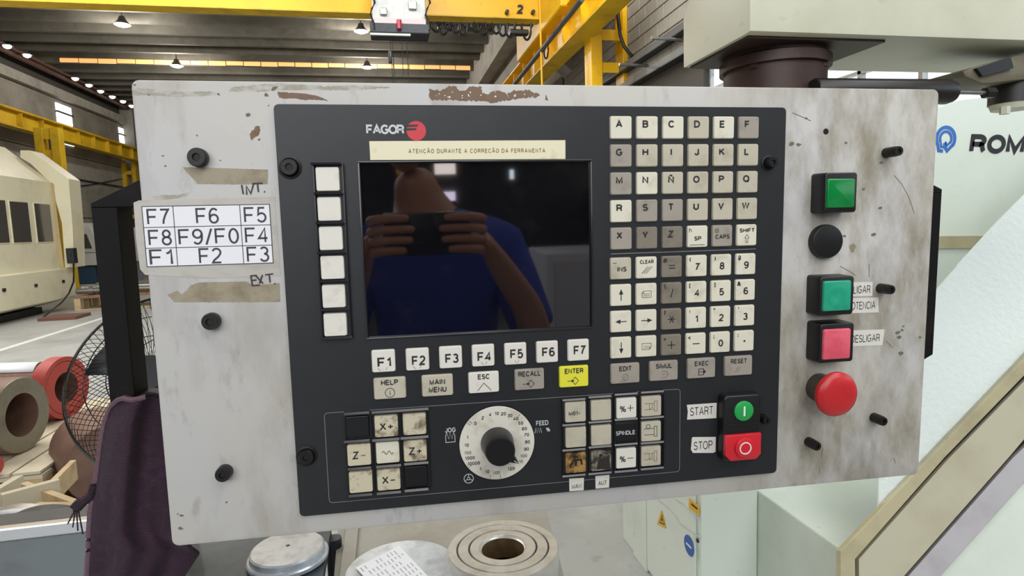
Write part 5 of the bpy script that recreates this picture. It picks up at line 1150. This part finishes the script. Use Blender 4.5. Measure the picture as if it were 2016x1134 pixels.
MB().box(cc.x - 0.085, cc.x + 0.10, ay0 + 0.012, ay1 - 0.012, az - 0.003, az + 0.001).build('underside_plate', m_brn, t)
for a in range(4):
    q = Vector((cc.x + 0.059 * math.cos(a * PI / 2 + .6), cc.y + 0.059 * math.sin(a * PI / 2 + .6), az - 0.027)); MB().cyl(q, q + Vector((0, 0, 0.012)), 0.007, n=6).build('flange_bolt', m_brn, t)
r_ = (PY(1612, 150, 0.73).x - PY(1438, 150, 0.73).x) / 2 * 0.97
MB().cyl((cc.x, cc.y, 1.602), (cc.x, cc.y, az - 0.001), r_, n=40).build('pivot_post', m_brn, t)
# gas strut
YS_ = 0.66
a, b = PY(1600, 180, YS_), PY(1868, 181, YS_)
t = thing('gas_strut', 'black gas strut with a steel rod behind the top right corner of the panel', 'gas strut', b)
dv = (b - a).normalized()
R_ = abs(PY(1865, 157, YS_).z - PY(1865, 206, YS_).z) / 2
Tm = Matrix.Translation(a) @ dv.to_track_quat('Z', 'Y').to_matrix().to_4x4(); ln = (b - a).length
MB().lathe([(R_ * .9, 0), (R_, 0.002), (R_, ln - 0.004), (R_ * .85, ln + 0.004), (R_ * .4, ln + 0.008), (0, ln + 0.008)], n=28, mtx=Tm).build('cylinder', M('strut_black', '161214', 0.4, dirt=[('3a2c2a', 60, 0.55, 0.8, 0.6)]), t)
MB().cyl(b, PY(1945, 183, YS_), 0.0028, n=14).build('rod', m_steel, t)
q = PY(1943, 183, YS_); MB().cyl(q - dv * 0.004, q + dv * 0.010, 0.007, n=6).build('rod_nut', m_blk, t)
# clevis and cap at the arm
c = PY(2000, 168, 0.70)
t = thing('strut_bracket', 'dark bracket with a black hub and pale cap under the swing arm', 'bracket', c)
P = [PY(x, y, 0.66) for x, y in ((1896, 140), (1912, 133), (2005, 108), (2080, 100), (2080, 150), (1935, 165), (1912, 155), (1900, 150))]
MB().prism(P, (0, 0.07, 0), bev=0.002).build('bracket_plate', M('olive_bracket', '6F6A58', 0.5, 0.2, dirt=[('3a362c', 14, 0.45, 0.7, 0.8)]), t)
P = [PY(x, y, 0.655) for x, y in ((1923, 134), (1990, 112), (1996, 134), (1935, 150))]
MB().prism(P, (0, 0.005, 0)).build('slot', m_blk, t, smooth=False)
h0, h1 = PY(1995, 205, 0.69), PY(1995, 158, 0.69)
MB().cyl(h0, (h0.x, h0.y, h1.z), 0.0285, n=36).build('hub', M('hub_black', '201d1b', 0.45), t)
MB().cyl((h0.x, h0.y, PY(1995, 216, 0.69).z), h0, 0.0245, 0.0275, n=36).build('cap', m_arm, t)
k = PY(1978, 222, 0.68); MB().cyl((k.x, k.y, k.z - 0.002), (k.x, k.y, k.z + 0.008), 0.006, n=6).build('cap_screw', m_arm, t)
# ================================================================== LATHE at the right
m_lw = M('lathe_white_enamel', 'DDE6DB', 0.35, dirt=[('bfc7b6', 2.5, 0.5, 0.75, 0.5), ('8f8a72', 30, 0.66, 0.8, 0.6)], bump=(90, 0.06, 0.002))
m_lgl = M('orange_peel_enamel', 'E6F0EE', 0.22, spec=0.9, bump=(55, 0.55, 0.006), coat=0.4)
m_lbe = M('lathe_beige', 'B9B18F', 0.45, dirt=[('94886a', 6, 0.45, 0.75, 0.7), ('6d6246', 30, 0.62, 0.8, 0.7)])
m_lbe2 = M('lathe_beige_worn', 'BEB9A2', 0.45, dirt=[('a0987c', 5, 0.45, 0.75, 0.6), ('5e4c36', 22, 0.68, 0.8, 0.8)])
m_lav = M('greyish_edge_paint', 'B9B6BA', 0.45, dirt=[('9c9798', 8, 0.5, 0.75, 0.5)])
m_seal = M('rubber_seal', '2E2526', 0.6)
m_rustl = M('rusty_gap', '4E3424', 0.8)
lathe = thing('lathe', 'large white lathe with blue ring emblem and sloping glossy guard at the right', 'lathe', (1.9, 2.0, 0))
YB = 2.05
def poly(pts, Y, dep, name, mat, label=None, bev=0, par=lathe, smooth=False):
    P = [PY(x, y, Y) for x, y in pts]; return tag(MB().prism(P, (0, dep, 0), bev=bev).build(name, mat, par, smooth=smooth), label)
poly([(1700, 232), (1852, 212), (1885, 198), (1945, 190), (2120, 186), (2300, 190), (2300, 466), (1700, 470)], YB, 0.5, 'headstock_cover', m_lw)
poly([(1700, 466), (2300, 462), (2300, 486), (1700, 490)], YB - 0.03, 0.05, 'beige_trim', m_lbe)
poly([(1700, 487), (2300, 484), (2300, 900), (1700, 900)], YB - 0.02, 0.3, 'lower_cover', m_lw)
# emblem and name
q = PY(1862, 273, YB - 0.001)
def wtext(body, px, py, cap, th, mat, align='LEFT', sx=1.0, rot=0.0, sh=0.0, name='lettering'):
    me = stroke_text(body, cap, th, align, sx, 0.8, 0.001)
    if sh: me.transform(Matrix(((1, sh, 0, 0), (0, 1, 0, 0), (0, 0, 1, 0), (0, 0, 0, 1))))
    me.transform(Matrix.Translation(PY(px, py, YB - 0.0015)) @ Matrix.Rotation(PI / 2, 4, 'X') @ Matrix.Rotation(rot, 4, 'Z'))
    return link(name, me, mat, lathe, smooth=False)
wtext('ROMI', 1914, 283, 0.076, 0.25, m_ink, sx=1.22, rot=-0.02, sh=0.10)
s_ = 2.05 / F * 0.83
mb = MB()
for rr, w0 in ((29.5, 9.5), (18.5, 7.5)):
    mb.strip([((rr * math.cos(a)) * s_ * 1.02, (rr * 1.05 * math.sin(a)) * s_) for a in [math.radians(-38 + 246 * j / 26) for j in range(27)]], w0 * s_, 0, 0.001)
for l, w0 in (([(23, -18), (6, -33), (-3, -22), (-3, -12)], 9), ([(14, -11), (4, -19), (-1, -8)], 6), ([(-26, -14), (-22, -32), (-8, -34)], 9), ([(-16, -10), (-14, -22), (-8, -23)], 6)):
    mb.strip([(x * s_, y * s_) for x, y in l], w0 * s_, 0, 0.001)
me = bpy.data.meshes.new('emblem'); mb.bm.to_mesh(me); mb.bm.free(); me.transform(Matrix.Translation(q) @ Matrix.Rotation(PI / 2, 4, 'X'))
tag(link('emblem', me, M('emblem_blue', '2F6CC0', 0.4), lathe, smooth=False), 'blue double ring emblem')
# ledge box
XE = 1.25; ZL = 1.5 - 0.777 * XE; YL0, YL1 = XE / 0.853, XE / 0.669
MB().box(XE, 2.9, YL0, YB - 0.02, 0, ZL, bev=0.006).build('tray_box', m_lw, lathe, smooth=False)
# sloping guard panel and rails: one sheet plane leaning back
n0 = Vector((-0.22, -0.88, 0.42)).normalized()
def PP(px, py, off, base=PY(1720, 1020, 1.38)):
    d = ray(px, py); b_ = base + n0 * off; return CP + d * ((b_ - CP).dot(n0) / d.dot(n0))
def slab(pts, off, th, name, mat, label=None, bev=0.0):
    P = [PP(x, y, off) for x, y in pts]
    return tag(MB().prism(P, -n0 * th, bev=bev).build(name, mat, lathe, smooth=False), label)
slab([(1730, 700), (1845, 569), (1900, 506), (1962, 438), (2040, 360), (2300, 150), (2300, 500), (2050, 690), (1824, 925), (1730, 1010)], 0.0, 0.01, 'sloping_guard', m_lgl, 'glossy white guard with orange peel paint')
slab([(1655, 1085), (1824, 908), (2016, 706), (2200, 512), (2200, 560), (2016, 740), (1860, 901), (1684, 1101), (1686, 1250), (1656, 1250)], 0.035, 0.03, 'guide_rail', m_lbe, 'beige slanted rail', 0.002)
slab([(1684, 1101), (1860, 901), (2016, 740), (2200, 560), (2200, 640), (1990, 900), (1790, 1134), (1720, 1250), (1686, 1250)], 0.012, 0.01, 'seal', m_seal, 'dark rubber seal gap')
slab([(1691, 1101), (1866, 905), (2016, 751), (2200, 580), (2200, 690), (2016, 866), (1990, 897), (1781, 1134), (1700, 1250), (1692, 1250)], 0.034, 0.02, 'door_edge', m_lbe2, 'worn beige door edge', 0.002)
slab([(1781, 1134), (1990, 897), (2200, 690), (2200, 720), (1995, 905), (1788, 1140), (1712, 1250), (1700, 1250)], 0.014, 0.01, 'rusty_gap', m_rustl)
slab([(1789, 1134), (1996, 900), (2200, 705), (2200, 780), (2016, 950), (1852, 1134), (1760, 1250), (1712, 1250)], 0.03, 0.02, 'edge_strip', m_lav, 'grey lavender edge strip', 0.001)
slab([(1850, 1136), (2014, 953), (2200, 784), (2300, 1250), (1760, 1250)], 0.012, 0.01, 'door_panel', m_lw)
# electrical cabinet left of the ledge
YC = YL1; XC = PY(1380, 1000, YC).x
t = thing('electrical_cabinet', 'white electrical cabinet with warning signs below the panel', 'cabinet', (XC + 0.1, YC + 0.2, 0))
yf = XC / (ray(1278, 1000).x / ray(1278, 1000).y)
MB().box(XC, XE - 0.003, YC, yf + 0.3, 0, 1.1, bev=0.003).build('cabinet_body', m_lw, t, smooth=False)
ye = XC / (ray(1250, 1000).x / ray(1250, 1000).y)
MB().box(XC - 0.012, XC, YC + 0.03, yf, 0.02, 1.08, bev=0.003).build('door', m_lw, t, smooth=False)
MB().box(XC - 0.012, XC, yf + 0.006, ye, 0.0, 1.1, bev=0.003).build('side_panel', m_lw, t, smooth=False)
xs = XC - 0.013
def PXq(px, py): return PX(px, py, xs)
def decal(pts, mat, name, label=None, th=0.0015, x=None):
    P = [PX(a, b, xs if x is None else x) for a, b in pts]; return tag(MB().prism(P, (-th, 0, 0)).build(name, mat, t, smooth=False), label)
m_wy = M('warning_yellow', 'E3B21C', 0.45)
d1 = decal([(1303, 1004), (1294, 1032), (1312, 1040)], m_wy, 'warning_triangle', 'yellow electric hazard triangle')
decal([(1303, 1012), (1298, 1029), (1309, 1034)], m_ink, 'triangle_border', None, x=xs - 0.0016, th=0.0005)
decal([(1303, 1015), (1299.5, 1027.5), (1307.5, 1031.5)], m_wy, 'triangle_face', None, x=xs - 0.0022, th=0.0005)
decal([(1304, 1017), (1301, 1024), (1303.2, 1025), (1302, 1031), (1305, 1023), (1303.4, 1022)], m_ink, 'hazard_bolt', None, x=xs - 0.0028, th=0.0005)
d2 = decal([(1357, 980), (1377, 997), (1377, 1015), (1357, 1001)], m_wy, 'warning_label', 'yellow warning label')
decal([(1361, 990), (1373, 1000), (1373, 1004), (1361, 994)], m_ink, 'label_text', None, x=xs - 0.0016, th=0.0005)
q = PXq(1357, 1074); rr = abs(PXq(1357, 1055).z - q.z)
MB().lathe([(rr, 0), (rr, 0.0015), (0, 0.0015)], n=32, mtx=Matrix.Translation(q) @ Matrix.Rotation(-PI / 2, 4, 'Y')).build('mandatory_sign', M('sign_blue', '2A5AA6', 0.4), t)
MB().box(xs - 0.003, xs - 0.0015, q.y - rr * 0.5, q.y + rr * 0.5, q.z - 0.003, q.z + 0.003).build('sign_bar', m_paper, t, smooth=False)
q = PXq(1374, 1064); MB().lathe([(0.009, 0), (0.007, 0.004), (0, 0.004)], n=14, mtx=Matrix.Translation(q) @ Matrix.Rotation(-PI / 2, 4, 'Y')).build('door_lock', m_dsteel, t)
for seg in ([(1296, 984), (1316, 1000), (1332, 1018), (1338, 1030), (1380, 1060)], [(1330, 983), (1345, 992), (1358, 1006), (1379, 1026)]):
    MB().tube([PXq(*p_) for p_ in seg], 0.002, n=5).build('door_crease', m_lav, t)
# ================================================================== TOWEL over the handle
m_tow = M('purple_terry', '301B2B', 0.95, dirt=[('1f121d', (30, 30, 4), 0.4, 0.7, 0.7), ('4c3145', 120, 0.5, 0.75, 0.5)])
nt = m_tow.node_tree; N = nt.nodes; tc = N.new('ShaderNodeTexCoord'); wv = N.new('ShaderNodeTexWave'); wv.bands_direction = 'Z'
nt.links.new(tc.outputs['Object'], wv.inputs[0]); wv.inputs['Scale'].default_value = 110; wv.inputs['Distortion'].default_value = 9; wv.inputs['Detail'].default_value = 3
bp = N.new('ShaderNodeBump'); bp.inputs['Strength'].default_value = 0.35; bp.inputs['Distance'].default_value = 0.002
nt.links.new(wv.outputs[1], bp.inputs['Height']); nt.links.new(bp.outputs[0], N['Principled BSDF'].inputs['Normal'])
N['Principled BSDF'].inputs['Sheen Weight'].default_value = 0.06
rows_ = [(783, 246, 318), (787, 233, 322), (800, 219, 326), (830, 206, 328), (870, 199, 330), (915, 193, 332), (960, 186, 336), (1005, 178, 340), (1050, 175, 348), (1085, 174, 398), (1134, 171, 366), (1200, 168, 340), (1300, 172, 330)]
mb = MB(); g = []; NC = 40; NR = 60
for i in range(NR + 1):
    f_ = i / NR * (len(rows_) - 1); k = min(int(f_), len(rows_) - 2); u = f_ - k
    yy, xa, xb = [rows_[k][j] * (1 - u) + rows_[k + 1][j] * u for j in range(3)]
    row = []; v = i / NR
    for j in range(NC + 1):
        s_ = j / NC; px = xa + (xb - xa) * s_
        fold = 0.007 * math.sin(s_ * 9.5 + 1.5 * math.sin(v * 3)) + 0.004 * math.sin(s_ * 21 + v * 5) * v
        fold += 0.016 * (abs(s_ - 0.5) * 2) ** 3
        h_ = -0.046 + (-0.02 if i == 0 else 0) - fold * min(1, v * 4 + 0.15) - 0.012 * v
        d_ = PR @ ray(px, yy + 3 * math.sin(s_ * 7)); kk = (h_ - PO.z) / d_.z; p_ = PO + d_ * kk
        row.append(mb.bm.verts.new(PM @ p_))
    g.append(row)
for i in range(NR):
    for j in range(NC): mb.bm.faces.new((g[i][j], g[i + 1][j], g[i + 1][j + 1], g[i][j + 1]))
tg = thing('towel', 'dark purple terry towel draped over the left handle', 'towel', PM @ Vector((-0.03, -0.45, -0.06)))
hem = [g[i][0].co.copy() for i in range(0, NR + 1)][:52]
hemt = [g[1][j].co.copy() for j in range(0, 24)][::-1]
o = mb.build('towel_cloth', m_tow, tg, ang=180); sm = o.modifiers.new('t', 'SOLIDIFY'); sm.thickness = 0.005; sm.offset = -1
ss_ = o.modifiers.new('s', 'SUBSURF'); ss_.levels = 1; ss_.render_levels = 1
MB().tube(hemt + hem, 0.0026, n=6).build('hem', M('towel_hem', '6E5560', 0.95, bump=(600, 0.8, 0.002)), tg)
ps = [PM @ Vector((*L(x, y, -0.075), -0.075)) for x, y in ((186, 955), (180, 975), (168, 985), (160, 992), (153, 1000), (149, 1013), (147, 1030))]
for dx_, r_ in ((0, 0.0055), (0.004, 0.004)):
    MB().tube([p_ + Vector((dx_ * math.sin(i * 1.3), 0, dx_ * 0.5)) for i, p_ in enumerate(ps[:5 if r_ > 0.005 else 6])], r_ * 0.8, n=7).build('frayed_corner', m_tow, tg)
for k in range(4):
    MB().tube([ps[4], ps[5] + Vector((0.002 * (k - 1.5), 0, 0)), ps[6] + Vector((0.004 * (k - 1.5), 0, -0.004 * k))], 0.0007, n=4).build('loose_thread', m_tow, tg)
# ================================================================== PHOTOGRAPHER (stands in front of the panel, mirrored in its screen)
m_skin = M('skin', 'A8745A', 0.5, dirt=[('8d5a44', 9, 0.45, 0.75, 0.5)])
m_shirt = M('blue_work_shirt', '162F86', 0.85, dirt=[('142c7a', 8, 0.45, 0.75, 0.5)])
m_trs = M('dark_trousers', '22252e', 0.9)
m_hair = M('dark_hair', '1c1512', 0.7)
def skin_mesh(name, chains, mat, parent, lv=2):
    """chains: list of [(x, y, z, r), ...]; a chain may start from a named vertex of another: ('@', chain, index)"""
    vs = []; es = []; rs = []; idx = {}; roots = []
    for ci, ch in enumerate(chains):
        prev = None
        for vi, v in enumerate(ch):
            if v[0] == '@': prev = idx[(v[1], v[2])]; continue
            vs.append(v[:3]); rs.append(v[3]); k = len(vs) - 1; idx[(ci, vi)] = k
            if prev is not None: es.append((prev, k))
            else: roots.append(k)
            prev = k
    me = bpy.data.meshes.new(name); me.from_pydata(vs, es, []); o = bpy.data.objects.new(name, me); COL.objects.link(o)
    o.modifiers.new('skin', 'SKIN').use_smooth_shade = True; s = o.modifiers.new('sub', 'SUBSURF'); s.levels = lv; s.render_levels = lv
    for k, r in enumerate(rs): me.skin_vertices[0].data[k].radius = (r, r) if not isinstance(r, tuple) else r
    for k in roots: me.skin_vertices[0].data[k].use_root = True
    dg = bpy.context.evaluated_depsgraph_get(); m2 = bpy.data.meshes.new_from_object(o.evaluated_get(dg)); bpy.data.objects.remove(o); m2.name = name
    return link(name, m2, mat, parent, ang=180)
px0 = 0.02
pt = thing('person', 'person in blue shirt holding up a dark phone, facing the panel', 'person', (px0, -0.5, 0))
body = [[(px0, -0.52, 0.95, (.15, .11)), (px0, -0.51, 1.10, (.14, .10)), (px0, -0.49, 1.28, (.16, .11)), (px0, -0.48, 1.45, (.10, .08)), (px0 - .03, -0.46, 1.55, .055), (px0 - .05, -0.43, 1.63, .062)],
        [('@', 0, 0), (px0 + .10, -.52, .88, .095), (px0 + .12, -.50, .50, .062), (px0 + .13, -.52, .10, .042), (px0 + .13, -.42, .04, .038), (px0 + .14, -.34, .035, .03)],
        [('@', 0, 0), (px0 - .10, -.52, .88, .095), (px0 - .12, -.50, .50, .062), (px0 - .13, -.52, .10, .042), (px0 - .13, -.42, .04, .038), (px0 - .14, -.34, .035, .03)],
        [('@', 0, 3), (px0 + .17, -.47, 1.42, .055), (px0 + .25, -.38, 1.18, .045), (px0 + .20, -.20, 1.31, .036), (.150, -.07, 1.415, .026), (.128, -.040, 1.455, (.034, .016)), (.112, -.028, 1.478, (.036, .015))],
        [('@', 0, 3), (px0 - .17, -.47, 1.42, .055), (px0 - .25, -.38, 1.18, .045), (px0 - .19, -.20, 1.31, .036), (-.115, -.07, 1.415, .026), (-.095, -.040, 1.455, (.034, .016)), (-.080, -.030, 1.478, (.036, .015))]]
def fingers(s, ex, rng):
    out = []
    for k, (dz, ln) in enumerate(((0.030, 0.050), (0.011, 0.060), (-0.008, 0.056), (-0.026, 0.044))):
        z = 1.475 + dz; x = ex
        out.append([(x + s * .022, -.030, z - .003, .0105), (x + s * .016, -.010, z, .0098), (x + s * .002, .000, z + .002, .0090), (x - s * ln * .5, -.001, z + .003, .0083), (x - s * ln, -.004, z + .002, .0070)])
    out.append([(x + s * .020, -.034, 1.450, .012), (x + s * .006, -.040, 1.466, .0108), (x - s * .012, -.036, 1.480, .0098), (x - s * .028, -.030, 1.486, .0082)])
    return out
bd = skin_mesh('body', body + fingers(1, 0.097, 0) + fingers(-1, -0.062, 0), m_skin, pt)
# head
bmh = bmesh.new(); bmesh.ops.create_uvsphere(bmh, u_segments=32, v_segments=24, radius=1)
hc = Vector((px0 - .06, -0.42, 1.735))
for v in bmh.verts:
    x, y, z = v.co
    w = 0.075 * (1 - 0.22 * max(0, -z)); v.co = Vector((x * w, y * 0.095 + (0.012 * max(0, -z) if y > 0 else 0), z * 0.118))
    fx, fz = v.co.x, v.co.z
    if y > 0.2:
        v.co.y += 0.020 * math.exp(-(fx / 0.011) ** 2 - ((fz + 0.010) / 0.020) ** 2)
        v.co.y -= 0.008 * math.exp(-((abs(fx) - 0.030) / 0.013) ** 2 - ((fz - 0.012) / 0.010) ** 2)
        v.co.y += 0.005 * math.exp(-(fx / 0.022) ** 2 - ((fz + 0.050) / 0.008) ** 2)
    v.co += hc
mb = MB(); mb.bm.free(); mb.bm = bmh; hd = mb.build('head', m_skin, pt, ang=180)
for s in (-1, 1):
    MB().lathe([(0, -.003), (.012, 0), (.010, .006), (0, .007)], n=16, mtx=Matrix.Translation(hc + Vector((s * .030, .082, .012))) @ Matrix.Rotation(-PI / 2, 4, 'X')).build('eye', M('eye_white', 'D8D0C8', 0.3), hd)
    MB().lathe([(0, 0), (.005, .0075), (0, .0085)], n=12, mtx=Matrix.Translation(hc + Vector((s * .030, .082, .012))) @ Matrix.Rotation(-PI / 2, 4, 'X')).build('pupil', m_hair, hd)
    MB().lathe([(0, 0), (.020, .003), (.022, .010), (.010, .012), (0, .008)], n=18, mtx=Matrix.Translation(hc + Vector((s * .072, -.005, -.005))) @ Matrix.Rotation(s * PI / 2, 4, 'Y')).build('ear', m_skin, hd)
MB().tube([hc + Vector((x, .094 - abs(x) * .25, -.052)) for x in (-.022, -.01, 0, .01, .022)], .003).build('mouth', M('lips', '8a4a42', 0.5), hd)
bmh = bmesh.new(); bmesh.ops.create_uvsphere(bmh, u_segments=28, v_segments=20, radius=1)
bmesh.ops.delete(bmh, geom=[v for v in bmh.verts if v.co.z < 0.25 - 0.75 * max(0, -v.co.y) * 1.2 and True], context='VERTS')
for v in bmh.verts: v.co = Vector((v.co.x * .081, v.co.y * .101 - .004, v.co.z * .126)) + hc
mb = MB(); mb.bm.free(); mb.bm = bmh; mb.build('hair', m_hair, pt, ang=180)
skin_mesh('shirt', [[(px0, -0.52, 0.92, (.17, .13)), (px0, -0.51, 1.10, (.16, .12)), (px0, -0.49, 1.28, (.18, .13)), (px0, -0.48, 1.45, (.13, .10)), (px0 - .02, -0.465, 1.525, .072)],
                    [('@', 0, 3), (px0 + .175, -.465, 1.42, .075), (px0 + .23, -.40, 1.25, .062), (px0 + .245, -.385, 1.21, .064)],
                    [('@', 0, 3), (px0 - .175, -.465, 1.42, .075), (px0 - .23, -.40, 1.25, .062), (px0 - .245, -.385, 1.21, .064)]], m_shirt, pt)
skin_mesh('trousers', [[(px0, -.52, .98, (.16, .12)), (px0, -.52, .90, (.15, .12))], [('@', 0, 1), (px0 + .10, -.52, .84, .11), (px0 + .12, -.50, .50, .08), (px0 + .13, -.52, .09, .07)], [('@', 0, 1), (px0 - .10, -.52, .84, .11), (px0 - .12, -.50, .50, .08), (px0 - .13, -.52, .09, .07)]], m_trs, pt)
for s in (-1, 1):
    MB().rrect(px0 + s * .135, -.42, .095, .27, .04, 0, .085, taper=0.004, bev=.02).build('shoe', m_blk, pt)
ph = MB().box(-0.060, 0.095, -0.0265, -0.0185, 1.440, 1.518, bev=0.003).build('phone', M('phone_black', '0b0c0e', 0.25)); tag(ph, 'black phone held up in front of the panel by the person', 'phone')
MB().box(-0.045, 0.030, -0.0185, -0.0165, 1.462, 1.514, bev=0.001).build('lens_block', m_blk, ph)
